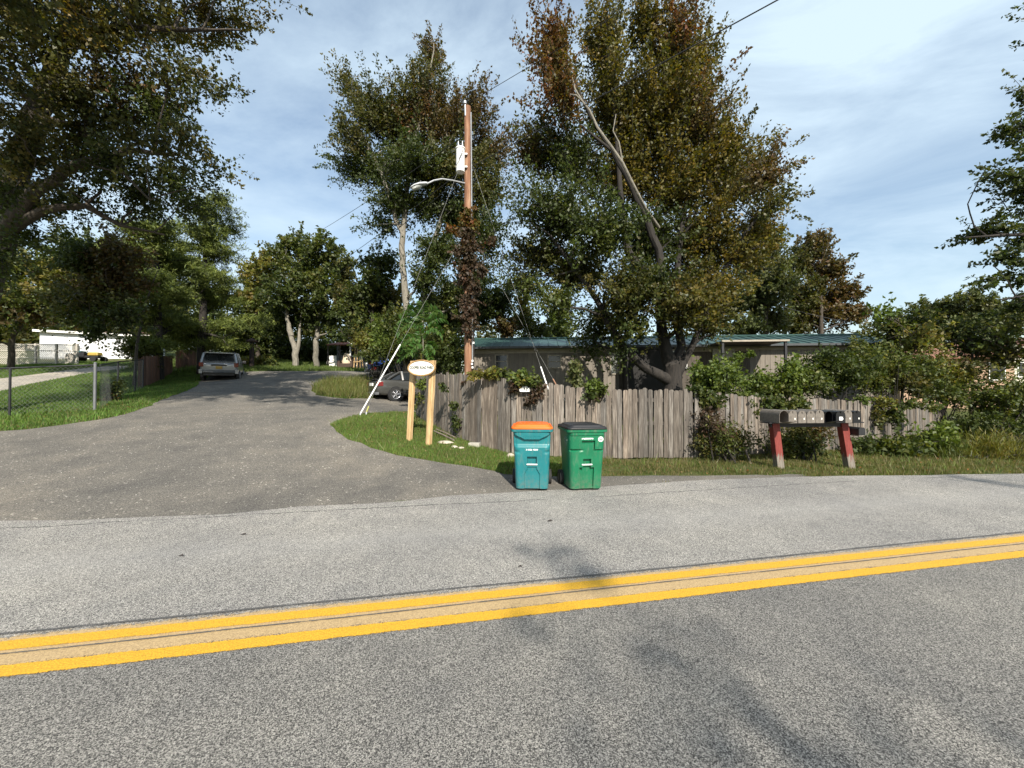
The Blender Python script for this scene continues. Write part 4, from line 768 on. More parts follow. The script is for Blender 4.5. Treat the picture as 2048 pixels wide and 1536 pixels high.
def mailbox(label, s, mat, open_=False, w=.165, h=.225, L=.49, yo=0, flag=False, lab=None, dz=0, yaw=0):
    t = thing('mailbox', label, 'mailbox', MR@V(s*.93, -.03+yo, .023+dz), rowa+yaw, 'mailboxes in a row on the shared board')
    hw = w/2; hs = h-hw; arch = [(-hw,0),(hw,0),(hw,hs)]+[(hw*math.cos(a), hs+hw*math.sin(a)) for a in np.linspace(.25, math.pi-.25, 9)]+[(-hw,hs)]
    arch2 = [(x*.93, .006+z*.955) for x, z in arch]; n = len(arch); mb = MB()
    y0, y1 = -L/2, L/2; ri = [(x, y0, z) for x, z in arch2]; ro = [(x, y0, z) for x, z in arch]; rb = [(x, y1, z) for x, z in arch]; rib = [(x, y1-.01, z) for x, z in arch2]
    b = mb; b.loft([rib, ri, ro, rb], False); b.add(rb, [tuple(range(n))]); b.add(rib, [tuple(range(n))[::-1]]); b.build('body', mat, t, True)
    big = [(x*1.05, z*1.03-.003) for x, z in arch]
    if open_:
        mb = MB(); mb.prism([(x, z) for x, z in big], 'z', -.005, .001, Mat((0, y0-.006, .004), 0, 0)@Matrix.Rotation(R(168), 4, 'X')@Matrix.Identity(4)); mb.build('door', mat, t, True)
    else:
        mb = MB(); mb.prism(big, 'y', y0-.012, y0+.012); d = mb.build('door', mat, t, True)
        mb = MB(); mb.box(-.01,.01,y0-.03,y0-.012,h-.04,h-.01); mb.build('latch', mat, d)
        mb = MB(); mb.box(.028,.048,y0-.0145,y0-.0125,.065,.10); mb.build('sticker', WHITEP if lab is None else WHITEPL, d)
        if lab: mb = MB(); mb.box(-.035,.035,y0-.0155,y0-.0126,.05,.12); mb.build('label', WHITEPL, d)
    if flag:
        mb = MB(); mb.box(hw+.002,hw+.007,y0+.1,y0+.12,.05,.2); mb.box(hw+.002,hw+.007,y0+.1,y0+.16,.16,.2); mb.build('flag', REDP, t)
    return t
sp = .19
for i, (lab, m_, op, kw) in enumerate([
  ('large grey-brown mailbox at the left end of the row, standing open', GREYBOX, True, dict(w=.20, h=.25, L=.54)),
  ('grey-brown closed mailbox, first to the right of the open grey one', GREYBOX, False, dict(L=.5, h=.245)),
  ('grey-brown closed mailbox, second to the right of the open grey one', GREYBOX, False, dict(h=.235, yaw=.02)),
  ('grey-brown closed mailbox, third to the right of the open grey one', GREYBOX, False, dict(h=.235)),
  ('grey-brown closed mailbox just left of the black mailbox with its door down', GREYBOX, False, dict(h=.25, yaw=-.03)),
  ('black mailbox gaping open in the middle of the row', BLACKBOX, True, dict(h=.23)),
  ('long black mailbox with a white label on its door, above the right red post', BLACKBOX, False, dict(w=.19, h=.235, L=.56, lab=1, s2=.07)),
  ('grey-brown mailbox between two black ones at the right end', GREYBOX, False, dict(h=.25)),
  ('black mailbox at the far right end of the row', BLACKBOX, False, dict(h=.235, flag=True))]):
    s2 = kw.pop('s2', 0); mailbox(lab, -.02+i*.205+(.02 if i > 5 else 0)-.02, m_, op, **kw)
o = thing('newspaper_tube', 'small dark newspaper tube hanging under the board at its right end', 'newspaper tube', MR@V(Lr+.19, -.02, -.16), rowa); mb = MB(); mb.loft([[(x*.07, y, z*.075) for x, z in ((-1,-1),(1,-1),(1,.6),(.6,1),(-.6,1),(-1,.6))] for y in (-.2,.2)]); mb.build('tube', BLACKPL, o); mb = MB(); mb.box(-.06,.06,-.19,.19,-.1,-.078); mb.build('bracket', REDP, o)

# ------------------------------------------------------------------ UTILITY POLE
pb = ground_at(938, 13.5); ptop = P(935, 214, 13.5); up_ = thing('utility_pole', 'brown wooden utility pole with a white transformer and a street lamp arm', 'utility pole', pb); inv = Matrix.Translation(-pb)
def addp(mb, name, m_, par=None, sm=True, **k):
    o = mb.build(name, m_, par or up_, sm, **k)
    if par is None or par is up_: o.matrix_parent_inverse = inv
    return o
mb = MB(); k = 14; mb.tube([pb.lerp(ptop, i/k)-V(0,0,.3*(i == 0)) for i in range(k+1)], [.165-.05*i/k for i in range(k+1)], 16); addp(mb, 'pole', POLEM)
mb = MB(); mb.tube([P(945,720,13.3),P(944,500,13.3),P(943,330,13.3),P(942,225,13.35)], .022, 6); addp(mb, 'conduit', GALV)
mb = MB(); mb.tube([P(931,232,13.42),P(930,208,13.42)], .035, 8); mb.tube([P(930,208,13.42),P(930,202,13.42)], [.07,.05], 10); addp(mb, 'top_insulator', GALV)
tcen = P(922, 320, 13.3); mb = MB(); r_ = .15; zz = [(-.44,.13),(-.43,r_),(.37,r_),(.371,r_+.02),(.41,r_+.02),(.42,r_),(.46,.08)]
mb.loft([[tcen+V(-.02+r*math.cos(a), r*math.sin(a), z) for a in np.linspace(0, 2*math.pi, 25)[:-1]] for z, r in zz]); tfm = addp(mb, 'transformer', WHITEPL)
mb = MB(); [mb.tube([tcen+V(dx,-.1,.44), tcen+V(dx,-.1,.6)], [.03,.015], 8) for dx in (-.08,.06)]; o = addp(mb, 'bushing', GALV)
mb = MB(); [mb.box(tcen.x+.1, tcen.x+.22, 13.3, 13.45, tcen.z+dz, tcen.z+dz+.05) for dz in (-.25,.2)]; addp(mb, 'bracket', GALV)
mb = MB(); mb.tube([P(918,318,13.1),P(926,300,13.1)], .012, 6); mb.tube([P(912,332,13.1),P(922,314,13.1)], .008, 5); addp(mb, 'fuse_cutout', BLACKPL)
arm = [P(932,367,13.45),P(905,361,13.2),P(884,358,13.0),P(868,361,12.9),P(853,368,12.8)]; mb = MB(); mb.tube(arm, .028, 8); la = addp(mb, 'lamp_arm', GALV)
a, e = P(854,367,12.8), P(821,375,12.6); d = (e-a).normalized(); sd = V(-d.y, d.x, 0).normalized(); secs = []
for t_, w, h0, h1 in ((0,.05,-.03,.05),(.15,.09,-.05,.075),(.5,.15,-.03,.09),(.8,.14,-.03,.07),(1,.06,-.02,.03)):
    c = a.lerp(e, t_); secs.append([c+sd*w*math.cos(q)+V(0,0,(h1 if math.sin(q) > 0 else -h0)*math.sin(q)) for q in np.linspace(0, 2*math.pi, 17)[:-1]])
mb = MB(); mb.loft(secs); addp(mb, 'lamp_head', simple('lamp_grey', (.5,.52,.53), .5))
mb = MB(); c = a.lerp(e, .62)-V(0,0,.03); mb.loft([[c+d*(.2*r*math.cos(q))+sd*(.12*r*math.sin(q))+V(0,0,z) for q in np.linspace(0, 2*math.pi, 17)[:-1]] for r, z in ((1,0),(.8,-.06),(.4,-.085))]); addp(mb, 'lamp_lens', simple('lens', (.6,.62,.6), .2))
mb = MB(); mb.tube([a.lerp(e,.4)+V(0,0,.08), a.lerp(e,.4)+V(0,0,.14)], .03, 8); addp(mb, 'photocell', BLACKPL)
for x, y in ((947,686),(945,722),(944,728),(945,735)): mb = MB(); mb.box(P(x,y,13.28).x-.03, P(x,y,13.28).x+.03, 13.27, 13.32, P(x,y,13.28).z-.03, P(x,y,13.28).z+.04); addp(mb, 'tag', WHITEP, sm=False)
# vine on the pole
t = thing('pole_vine', 'thick purple-brown creeper wrapped round the utility pole from mid height down', 'vine', pb); lobes = []
for i in range(22):
    y = 425+i*11.5; lobes.append((P(938+RNG.normal(0,5), y, 13.3), ((.22+.12*math.sin(i*.9)**2+(.1 if 5 < i < 11 else 0)),.28,.16), 'purple' if i > 2 else 'red'))
lobes += [(P(905,455,13.2),(.3,.2,.1),'red'),(P(985,480,13.2),(.4,.15,.1),'purple'),(P(915,500,13.2),(.2,.2,.3),'purple'),(P(965,540,13.2),(.2,.2,.3),'purple')]
crown(t, lobes, 330, 20, .11, L=.3, w=.12, up=-.1, name='foliage', width=.8, droop=.7, spread=.55); mb = MB(); mb.tube([pb+V(.16,-.1,0), P(948,600,13.3), P(930,500,13.3), P(938,430,13.35)], [.03,.025,.02,.01], 6); mb.build('stem', BARKD, t)
for c in t.children: c.matrix_parent_inverse = inv
# wires
def wire(label, a, e, r=.008, sag=.25, name='power_line', cat='wire', ext=0, mat=None, group='overhead wires from the utility pole'):
    if ext: e = a+(e-a)*ext
    mb = MB(); pts = [a.lerp(e, i/16)-V(0,0,sag*4*(i/16)*(1-i/16)) for i in range(17)]; mb.tube(pts, r, 5); return tag(mb.build(name, mat or CABLE), label, cat, group)
wire('topmost power line, running from the pole top up over the road to the right', P(940,204,13.4), P(1153,77,10.8), .009, 0, ext=3.2)
wire('lower power line crossing in front of the biggest maple to the top right', P(944,333,13.4), P(1555,0,7.2), .013, 0, ext=1.5)
wire('power line running from the transformer back into the sky on the left', P(930,270,13.5), P(650,455,28), .012, .1, ext=1.1)
wire('lower left line dropping toward the far end of the driveway, upper of the pair', P(930,336,13.5), P(712,500,26), .014, .1, ext=1.3)
wire('lower left line dropping toward the far end of the driveway, lower of the pair', P(930,350,13.5), P(700,528,26), .012, .1, ext=1.3)
wire('service wire reaching the dark tree over the green roof', P(1560,612,20), P(1700,645,20), .014, .05)
GG = 'guy wires of the utility pole'
ga = G(718, 832)
def guy(label, top, foot, g0, g1, gm, r=.0045):
    t = thing('guy_wire', label, 'guy wire', foot, 0, GG); iv = Matrix.Translation(-foot); mb = MB(); mb.tube([foot, top], r, 5); o = mb.build('strand', STEELC, t); o.matrix_parent_inverse = iv
    if g1 > 0: mb = MB(); mb.tube([foot.lerp(top, g0), foot.lerp(top, g1)], .021, 10); o = mb.build('guard', gm, t); o.matrix_parent_inverse = iv
    mb = MB(); mb.tube([foot-V(0,0,.1), foot.lerp(top, .012)], .03, 8); o = mb.build('anchor', GALV, t); o.matrix_parent_inverse = iv
guy('guy wire with a long white plastic guard, anchored in the grass left of the sign', P(936,455,13.45), ga, .012, .335, WHITEPL)
guy('bare guy wire with yellow flagging, just left of the white guarded one', P(932,300,13.45), ga+V(.14,.1,0), .01, .03, simple('yellow_tape', (.35,.35,.10), .6), .004)
fr = P(1096,775,11.2); fr.z = z1(fr.x, fr.y); f1 = P(1118,860,11.2)
def through(top, p2, zg):
    d = p2-top; k = (top.z-zg)/(top.z-p2.z); return top+d*k
tp = P(945,330,13.45); guy('guy wire with a short white guard ending behind the fence, left of the two', tp, through(tp, P(1091,762,11.6), .3), .14, .215, WHITEPL)
tp = P(945,470,13.45); guy('guy wire with a rusty guard ending behind the fence, right of the two', tp, through(tp, P(1107,760,12.0), .35), .17, .235, simple('rust', (.3,.16,.1), .8), .004)

# ------------------------------------------------------------------ MOBILE HOME
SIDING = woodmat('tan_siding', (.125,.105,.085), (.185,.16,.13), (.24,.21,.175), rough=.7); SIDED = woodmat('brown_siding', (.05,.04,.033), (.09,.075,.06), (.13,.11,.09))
ROOFG = simple('green_metal_roof', (.035,.08,.07), .45, .2, .2, 1.5); TRIMC = simple('trim', (.32,.28,.22), .7); CURT = simple('blind', (.36,.38,.34), .8)
A0, A1 = P(938, 692, 17), P(1785, 692, 15.4); A0.z = A1.z = 0; hd = A1-A0; ha = math.atan2(hd.y, hd.x); HL = hd.length
home = thing('mobile_home', 'long tan mobile home with a green ribbed metal roof behind the fence', 'mobile home', A0+V(0,0,.5), ha); DPT = 4.2
def hx(px): # station along the wall below an image column
    r_ = (px-1024)/F; # solve (A0 + s*u).x / .y = r_
    u = hd.normalized(); return (r_*A0.y-A0.x)/(u.x-r_*u.y)
def hz(px, py): s = hx(px); p = A0+hd.normalized()*s; return P(px, py, p.y).z-.5
EZ = 2.93
def siding(s0, s1, m_, nm, yo=0):
    mb = MB(); s = s0
    while s < s1-.02:
        w = min(.2, s1-s); tn = RNG.uniform(.88, 1.08); mb.cur = (tn, tn, tn); mb.box(s+.006, s+w-.006, yo, yo+.06, -.1, EZ-.02); mb.cur = (.6,.6,.6); mb.box(s-.006, s+.006, yo+.012, yo+.06, -.1, EZ-.02); s += w
    return mb.build(nm, m_, home)
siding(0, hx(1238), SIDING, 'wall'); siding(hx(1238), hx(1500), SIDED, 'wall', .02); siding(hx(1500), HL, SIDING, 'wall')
mb = MB(); mb.box(0, HL, .08, DPT, -.1, EZ-.03); mb.build('core', SIDING, home)
mb = MB(); mb.box(0, hx(1500), -.02, -.001, hz(1100,706), hz(1100,706)+.05); mb.box(0, HL, -.03, -.001, EZ-.22, EZ-.02); mb.build('trim', TRIMC, home)
RZ = 3.55; ov_ = .3; mb = MB(); s = -.3
mb.add([(-.3,-ov_,EZ),(HL+.3,-ov_,EZ),(HL+.3,DPT/2,RZ),(-.3,DPT/2,RZ),(-.3,DPT+ov_,EZ),(HL+.3,DPT+ov_,EZ),(-.3,-ov_,EZ-.06),(HL+.3,-ov_,EZ-.06),(HL+.3,DPT+ov_,EZ-.06),(-.3,DPT+ov_,EZ-.06)], [(0,1,2,3),(3,2,5,4),(6,7,1,0),(9,8,7,6),(4,5,8,9),(0,3,4,9,6),(1,7,8,5,2)])
while s < HL+.3:
    for (y0, z0, y1, z1_) in ((-ov_, EZ, DPT/2, RZ), (DPT/2, RZ, DPT+ov_, EZ)): mb.add([(s,y0,z0),(s+.05,y0,z0),(s+.05,y1,z1_),(s,y1,z1_),(s+.01,y0,z0+.035),(s+.04,y0,z0+.035),(s+.04,y1,z1_+.035),(s+.01,y1,z1_+.035)], [(4,5,6,7),(0,4,7,3),(1,2,6,5),(0,1,5,4)])
    s += .42
mb.build('roof', ROOFG, home)
mb = MB(); mb.tube([(-.3,DPT/2,RZ+.03),(HL+.3,DPT/2,RZ+.03)], .05, 6); mb.build('ridge_cap', ROOFG, home)
mb = MB(); mb.box(-.3, HL+.3, -ov_-.1, -ov_-.003, EZ-.09, EZ+.0); mb.build('gutter', simple('gutter', (.05,.055,.06), .5), home)
def window(px0, px1, y0, y1, frame=TRIMC, blind=True, two=True, par=None):
    a, b_ = hx(px0), hx(px1); za, zb_ = hz(px0, y1), hz(px0, y0); mb = MB(); fw = .045
    mb.box(a-fw, b_+fw, -.045, -.003, zb_, zb_+fw); mb.box(a-fw, b_+fw, -.045, -.003, za-fw, za); mb.box(a-fw, a, -.045, -.003, za, zb_); mb.box(b_, b_+fw, -.045, -.003, za, zb_)
    if two: mb.box(a, b_, -.035, -.004, (za+zb_)/2-.015, (za+zb_)/2+.02)
    f = mb.build('window', frame, home); mb = MB(); mb.box(a, b_, -.012, -.002, za, zb_); mb.build('pane', GLASSD, f)
    if blind: mb = MB(); [mb.box(a+.01, b_-.01, -.0135, -.0125, z, z+.012) for z in np.arange((za+zb_)/2+.03 if two else za, zb_, .03)]; mb.build('blind', CURT, f)
window(992, 1014, 711, 735, blind=False); window(1097, 1121, 712, 735, blind=False); window(1222, 1238, 708, 747, two=False); window(1345, 1372, 704, 735, WHITEP)
a, b_ = hx(1428), hx(1466); mb = MB(); za, zb_ = 0, hz(1440, 700); mb.box(a-.06,a,-.05,.018,za,zb_+.06); mb.box(b_,b_+.06,-.05,.018,za,zb_+.06); mb.box(a,b_,-.05,.018,zb_,zb_+.06); mb.build('door_frame', simple('grey_white', (.42,.42,.38), .6), home)
mb = MB(); mb.box(a,b_,-.025,.017,za,zb_); dd = mb.build('door', simple('cream_door', (.34,.32,.27), .5), home)
mb = MB(); cx, cz = (a+b_)/2, zb_-.48; n = 13; fan = [(cx+.26*math.cos(q), cz+.26*math.sin(q)) for q in np.linspace(0, math.pi, n)]; mb.prism(fan, 'y', -.03, -.026); mb.build('fan_light', GLASSD, dd)
mb = MB(); [mb.tube([(cx,-.032,cz),(cx+.26*math.cos(q),-.032,cz+.26*math.sin(q))], .008, 4) for q in (R(45), R(90), R(135))]; mb.build('glazing_bar', WHITEP, dd); mb = MB(); mb.tube([(b_-.08,-.025,1.0),(b_-.08,-.07,1.0)], .03, 8); mb.build('handle', GALV, dd)
mb = MB(); mb.box(hx(1246), hx(1330), -.9, .015, -.1, hz(1290, 703)); mb.box(hx(1246)-.02, hx(1335), -.93, .015, hz(1290,703)+.003, hz(1290,703)+.09); mb.build('porch_opening_shade', simple('painted_opening_shade', (.012,.011,.010), .8), home)  # solid near-black box: the dark of the porch opening put in as colour
mb = MB(); a, b_ = hx(1412), hx(1532); z_ = hz(1470, 690); mb.box(a, b_, -1.5, -.35, z_-.04, z_); mb.build('awning', SIDED, home); mb = MB(); mb.box(a-.02, b_+.02, -1.56, -1.502, z_-.045, z_+.02); mb.build('awning_fascia', TRIMC, home)
for px in (1414, 1528): mb = MB(); s = hx(px); mb.box(s-.04, s+.04, -1.5, -1.42, 0, z_-.042); mb.build('awning_post', DARKM, home)
mb = MB(); mb.box(hx(1412), hx(1532), -1.5, -.06, -.3, -.02); mb.build('porch_deck', SIDED, home)
# brown-roofed house at the right
ROOFB = simple('brown_shingle', (.20,.095,.06), .9, 0, .25, 30, bump=.6); TANW = simple('tan_wall', (.36,.24,.16), .8, 0, .12, 3)
hb = P(1800, 760, 22); hb.z = z1(hb.x, 22); h2 = thing('brown_house', 'low brown-shingled house showing through the leaves at the right', 'house', hb, R(-8)); W2 = 5.6; ez = P(1900,714,22).z-hb.z; rzz = P(1900,688,24).z-hb.z
mb = MB(); mb.box(0, W2, 0, 5, -.5, ez); mb.build('wall', TANW, h2); mb = MB(); mb.add([(-.4,-.5,ez-.05),(W2+.3,-.5,ez-.05),(W2+.3,2.5,rzz),(-.4,2.5,rzz),(-.4,5.5,ez-.05),(W2+.3,5.5,ez-.05),(-.4,-.5,ez-.15),(W2+.3,-.5,ez-.15),(W2+.3,5.5,ez-.15),(-.4,5.5,ez-.15)], [(0,1,2,3),(3,2,5,4),(6,7,1,0),(9,8,7,6),(4,5,8,9),(0,3,4,9,6),(1,7,8,5,2)]); mb.build('roof', ROOFB, h2)
for x in (1.0, 4.4): mb = MB(); mb.box(x-.05,x+.75,-.04,-.002,ez-1.35,ez-.35); w_ = mb.build('window', WHITEP, h2); mb = MB(); mb.box(x,x+.7,-.048,-.041,ez-1.3,ez-.4); mb.build('pane', GLASSD, w_)
hb = P(1990, 780, 25); hb.z = z1(hb.x, 25); h3 = thing('pale_house', 'cream gabled house at the right edge past the brown roof', 'house', hb, R(-10)); ez = P(2010,715,25).z-hb.z; mb = MB(); mb.add([(0,0,-.5),(5,0,-.5),(5,0,ez),(2.2,0,ez+1.2),(0,0,ez),(0,6,-.5),(5,6,-.5),(5,6,ez),(2.2,6,ez+1.2),(0,6,ez)], [(0,1,2,3,4),(9,8,7,6,5),(1,6,7,2),(5,0,4,9)]); mb.build('wall', simple('cream_wall', (.6,.56,.45), .7), h3)
mb = MB(); mb.add([(-.3,-.3,ez-.15),(2.2,-.3,ez+1.2),(5.3,-.3,ez-.15),(-.3,6.3,ez-.15),(2.2,6.3,ez+1.2),(5.3,6.3,ez-.15),(-.3,-.3,ez-.03),(2.2,-.3,ez+1.34),(5.3,-.3,ez-.03),(-.3,6.3,ez-.03),(2.2,6.3,ez+1.34),(5.3,6.3,ez-.03)], [(6,7,10,9),(7,8,11,10),(0,3,4,1),(1,4,5,2),(0,1,7,6),(1,2,8,7),(3,9,10,4),(4,10,11,5),(0,6,9,3),(2,5,11,8)]); mb.build('roof', ROOFB, h3)
mb = MB(); mb.box(1.2,2.2,-.04,-.002,ez-1.3,ez-.3); w_ = mb.build('window', WHITEP, h3); mb = MB(); mb.box(1.26,2.14,-.048,-.041,ez-1.24,ez-.36); mb.build('pane', GLASSD, w_)

# ------------------------------------------------------------------ LEFT BACKGROUND BUILDINGS
def gable_house(name, label, px, Y, ln, dp, h, rise, rz, wall_m, roof_m, cat='house', wins=(), base=None):
    b = ground_at(px, Y); b.z = base if base is not None else b.z; t = thing(name, label, cat, b, rz); mb = MB(); mb.box(0, ln, 0, dp, -.4, h); mb.build('wall', wall_m, t)
    mb = MB(); o_ = .25; mb.add([(-o_,-o_,h),(ln+o_,-o_,h),(ln+o_,dp/2,h+rise),(-o_,dp/2,h+rise),(-o_,dp+o_,h),(ln+o_,dp+o_,h),(-o_,-o_,h-.1),(ln+o_,-o_,h-.1),(ln+o_,dp+o_,h-.1),(-o_,dp+o_,h-.1)], [(0,1,2,3),(3,2,5,4),(6,7,1,0),(9,8,7,6),(4,5,8,9),(0,3,4,9,6),(1,7,8,5,2)]); mb.build('roof', roof_m, t)
    mb = MB(); mb.box(-o_, ln+o_, -o_-.05, -o_-.003, h-.14, h+.04); mb.build('fascia', WHITEP, t)
    for x, z, w, hh in wins: mb = MB(); mb.box(x-.05,x+w+.05,-.04,-.002,z-.05,z+hh+.05); w_ = mb.build('window', WHITEP, t); mb = MB(); mb.box(x,x+w,-.048,-.041,z,z+hh); mb.build('pane', GLASSD, w_)
    return t
WT = simple('white_siding', (.78,.79,.80), .6, 0, .04, 2)
L_ = P(78, 660, 28); R_ = P(300, 672, 31)
wt_ = gable_house('white_trailer', 'long white trailer with a brown roof beyond the lattice fence', 78, 28, (R_-L_).xy.length, 4, 0, .5, math.atan2(R_.y-L_.y, R_.x-L_.x), WT, simple('roof_brown', (.16,.10,.075), .9, 0, .2, 20)); bpy.data.objects.remove(wt_.children[0])
for c in list(wt_.children): bpy.data.objects.remove(c)
zb = wt_.location.z; hh = L_.z-zb; ln = (R_-L_).xy.length; mb = MB(); s = 0
while s < ln: mb.box(s, min(s+.3, ln), 0, 4, -.6, hh-.1); s += .302
mb.build('wall', WT, wt_); mb = MB(); mb.add([(-.2,-.25,hh-.1),(ln,-.25,hh-.1),(ln,2,hh+.55),(-.2,2,hh+.15),(-.2,4.2,hh-.1),(ln,4.2,hh-.1)], [(0,1,2,3),(3,2,5,4),(0,3,4),(1,5,2),(0,4,5,1)]); mb.build('roof', simple('roof_brown', (.16,.10,.075), .9, 0, .2, 20), wt_)
mb = MB(); mb.box(-.25, ln+.1, -.32, -.253, hh-.16, hh-.0); mb.build('fascia', WHITEP, wt_); mb = MB(); mb.box(5.2, 6.4, -.03, -.002, .9, 1.9); w_ = mb.build('window', TRIMC, wt_); mb = MB(); mb.box(5.26,6.34,-.038,-.031,.96,1.84); mb.build('pane', GLASSD, w_)
# lattice fence
LAT = simple('weathered_white_lattice', (.40,.37,.32), .8, 0, .15, 8)
lb = [G(-120, 735), None]; la_, lb_ = P(-140, 731, 24.5), P(154, 728, 25); dv_ = (lb_-la_); t = thing('lattice_fence', 'pale lattice fence panels in front of the white trailer', 'fence', la_, math.atan2(dv_.y, dv_.x)); Lf = dv_.xy.length; hh = 1.42; n = max(2, int(Lf/1.25)); pw = Lf/n
for i in range(n+1): mb = MB(); mb.box(i*pw-.05, i*pw+.05, -.05, .05, -.2, hh+.03); mb.build('post', LAT, t)
for i in range(n):
    mb = MB(); x0, x1 = i*pw+.052, (i+1)*pw-.052
    for z in (.04, .5, .98, hh-.04): mb.box(x0, x1, -.03, .0, z-.025, z+.025)
    w = x1-x0; s = -hh
    while s < w:
        for sg_ in (1, -1):
            a0, a1 = max(0, s), min(w, s+hh)
            if a1-a0 < .05: continue
            za, zb2 = (a0-s, a1-s) if sg_ == 1 else (hh-(a0-s), hh-(a1-s)); y = .006 if sg_ == 1 else .014; d = V(a1-a0, 0, zb2-za).normalized(); nn = V(-d.z, 0, d.x)*.017; p, q = V(x0+a0, y, za), V(x0+a1, y, zb2)
            mb.add([p-nn, q-nn, q+nn, p+nn, p-nn+V(0,.006,0), q-nn+V(0,.006,0), q+nn+V(0,.006,0), p+nn+V(0,.006,0)], [(0,1,2,3),(7,6,5,4),(0,4,5,1),(3,2,6,7)])
        s += .13
    mb.build('panel', LAT, t)
# far carport with white roof and dark post
b = ground_at(480, 36); t = thing('carport', 'white-topped carport far beyond the SUV', 'carport', b); zt_ = P(490,688,36).z-b.z; mb = MB(); mb.box(-3.2,1.5,-.2,4,zt_-.35,zt_-.05); mb.box(-3.2,1.1,-.2,4,zt_-.049,zt_+.15); mb.build('roof', WT, t)
mb = MB(); mb.box(-3,1.3,3.6,3.8,-.2,zt_-.36); mb.build('wall', simple('grey_wall', (.42,.42,.40), .8), t)
for x in (-2.9, 1.2): mb = MB(); mb.box(x,x+.12,0,.12,-.2,zt_-.355); mb.build('post', WHITEP, t)
b = ground_at(503, 28); t = thing('lamp_post', 'short dark wooden post with a small hood at the driveway end', 'post', b); h_ = P(503,684,28).z-b.z; mb = MB(); mb.cur = (.15,.17,.2); mb.box(-.11,.11,-.11,.11,-.2,h_); mb.build('shaft', BROWNF, t); mb = MB(); mb.cur = (.35,.35,.35); mb.box(-.3,.3,-.2,.2,h_,h_+.08); mb.add([(-.3,-.2,h_+.082),(.3,-.2,h_+.082),(.3,.2,h_+.082),(-.3,.2,h_+.082),(0,0,h_+.3)], [(0,1,4),(1,2,4),(2,3,4),(3,0,4)]); mb.build('hood', BROWNF, t)
# far cluttered porch house
b = ground_at(655, 34.5); hp = thing('porch_house', 'grey house with a rusty porch roof at the end of the driveway', 'house', b); u = 34.5/F; Wp = (735-655)*u; ht = P(690,688,34.5).z-b.z
mb = MB(); mb.box(0,Wp+2.5,1.8,6,-.4,ht+.3); mb.build('wall', simple('grey_blue_wall', (.26,.28,.30), .8), hp)
mb = MB(); mb.add([(0,-.3,ht-.15),(Wp*.85,-.3,ht-.15),(Wp*.85,2.1,ht+.35),(0,2.1,ht+.35),(0,-.3,ht-.07),(Wp*.85,-.3,ht-.07),(Wp*.85,2.1,ht+.43),(0,2.1,ht+.43)], [(0,3,2,1),(4,5,6,7),(0,1,5,4),(3,7,6,2),(0,4,7,3),(1,2,6,5)]); mb.build('porch_roof', simple('rusty_roof', (.27,.10,.06), .9, 0, .45, 2.5), hp)
for x in (.1, Wp*.32, Wp*.58, Wp*.82): mb = MB(); mb.box(x-.05,x+.05,-.2,-.1,-.2,ht-.13); mb.build('porch_post', simple('dark_post', (.10,.09,.08), .8) if x < 2 else WHITEP, hp)
mb = MB(); mb.box(0,Wp*.85,-.2,1.8,-.2,.45); mb.build('porch_deck', simple('grey_deck', (.16,.15,.14), .9), hp)
mb = MB(); mb.box(Wp*.36,Wp*.52,1.76,1.798,.46,ht-.35); mb.build('door', simple('black_door', (.02,.02,.02), .6), hp)
for x0, x1, lab in ((.08,.26,'white skirting board leaning at the left end of the far porch'),(.58,.76,'white skirting board leaning right of the porch armchair')):
    mb = MB(); mb.box(Wp*x0, Wp*x1, -.32, -.27, 0, .95, Matrix.Translation(b)); tag(mb.build('leaning_board', WHITEP), lab, 'board', 'white boards in front of the far porch')
c = ground_at(693, 33.7); t = thing('armchair', 'worn brown armchair piled with a cream blanket outside the far porch', 'armchair', c); SOFA = simple('brown_upholstery', (.06,.04,.03), .9)
mb = MB(); mb.box(-.45,.45,-.4,.4,.15,.5); mb.build('seat', SOFA, t, False, .04); mb = MB(); mb.box(-.45,.45,.3,.5,.5,1.15); mb.build('backrest', SOFA, t, False, .04)
for s in (-1,1): mb = MB(); mb.box(s*.55-.1,s*.55+.1,-.4,.42,.0,.72); mb.build('armrest', SOFA, t, False, .04)
mb = MB(); rg = np.random.default_rng(3); mb.loft([[(-.05+.38*r*math.cos(a)*(1+.2*math.sin(3*a)), .0+.3*r*math.sin(a), z) for a in np.linspace(0, 2*math.pi, 15)[:-1]] for r, z in ((1,.5),(1.05,.7),(.8,.95),(.65,1.25),(.35,1.42))]); tag(mb.build('blanket', simple('cream_cloth', (.62,.5,.36), .9), None, True), 'cream blanket heaped on the brown porch armchair', 'blanket'); bpy.data.objects['blanket'].location = c
c = ground_at(716, 33.5); t = thing('trellis', 'bare pale wooden trellis stand by the far porch', 'trellis', c)
mb = MB(); mb.cur = (.9,.9,.9); [mb.tube([(x,0,-.1),(x*.6,0,1.9+.3*abs(x))], .05, 6) for x in (-.4,-.1,.2,.45)]; mb.build('upright', CEDAR, t); mb = MB(); mb.tube([(-.4,-.05,.7),(.45,-.05,.8)], .04, 6); mb.tube([(-.35,-.05,1.3),(.35,-.05,1.4)], .04, 6); mb.build('crosspiece', CEDAR, t)
mb = MB(); mb.tube([(0,0,2.5),(-1.0,0,2.9),(-1.25,0,2.7),(-.2,0,2.1)], .05, 6); mb.build('bent_pipe', WHITEP, t)

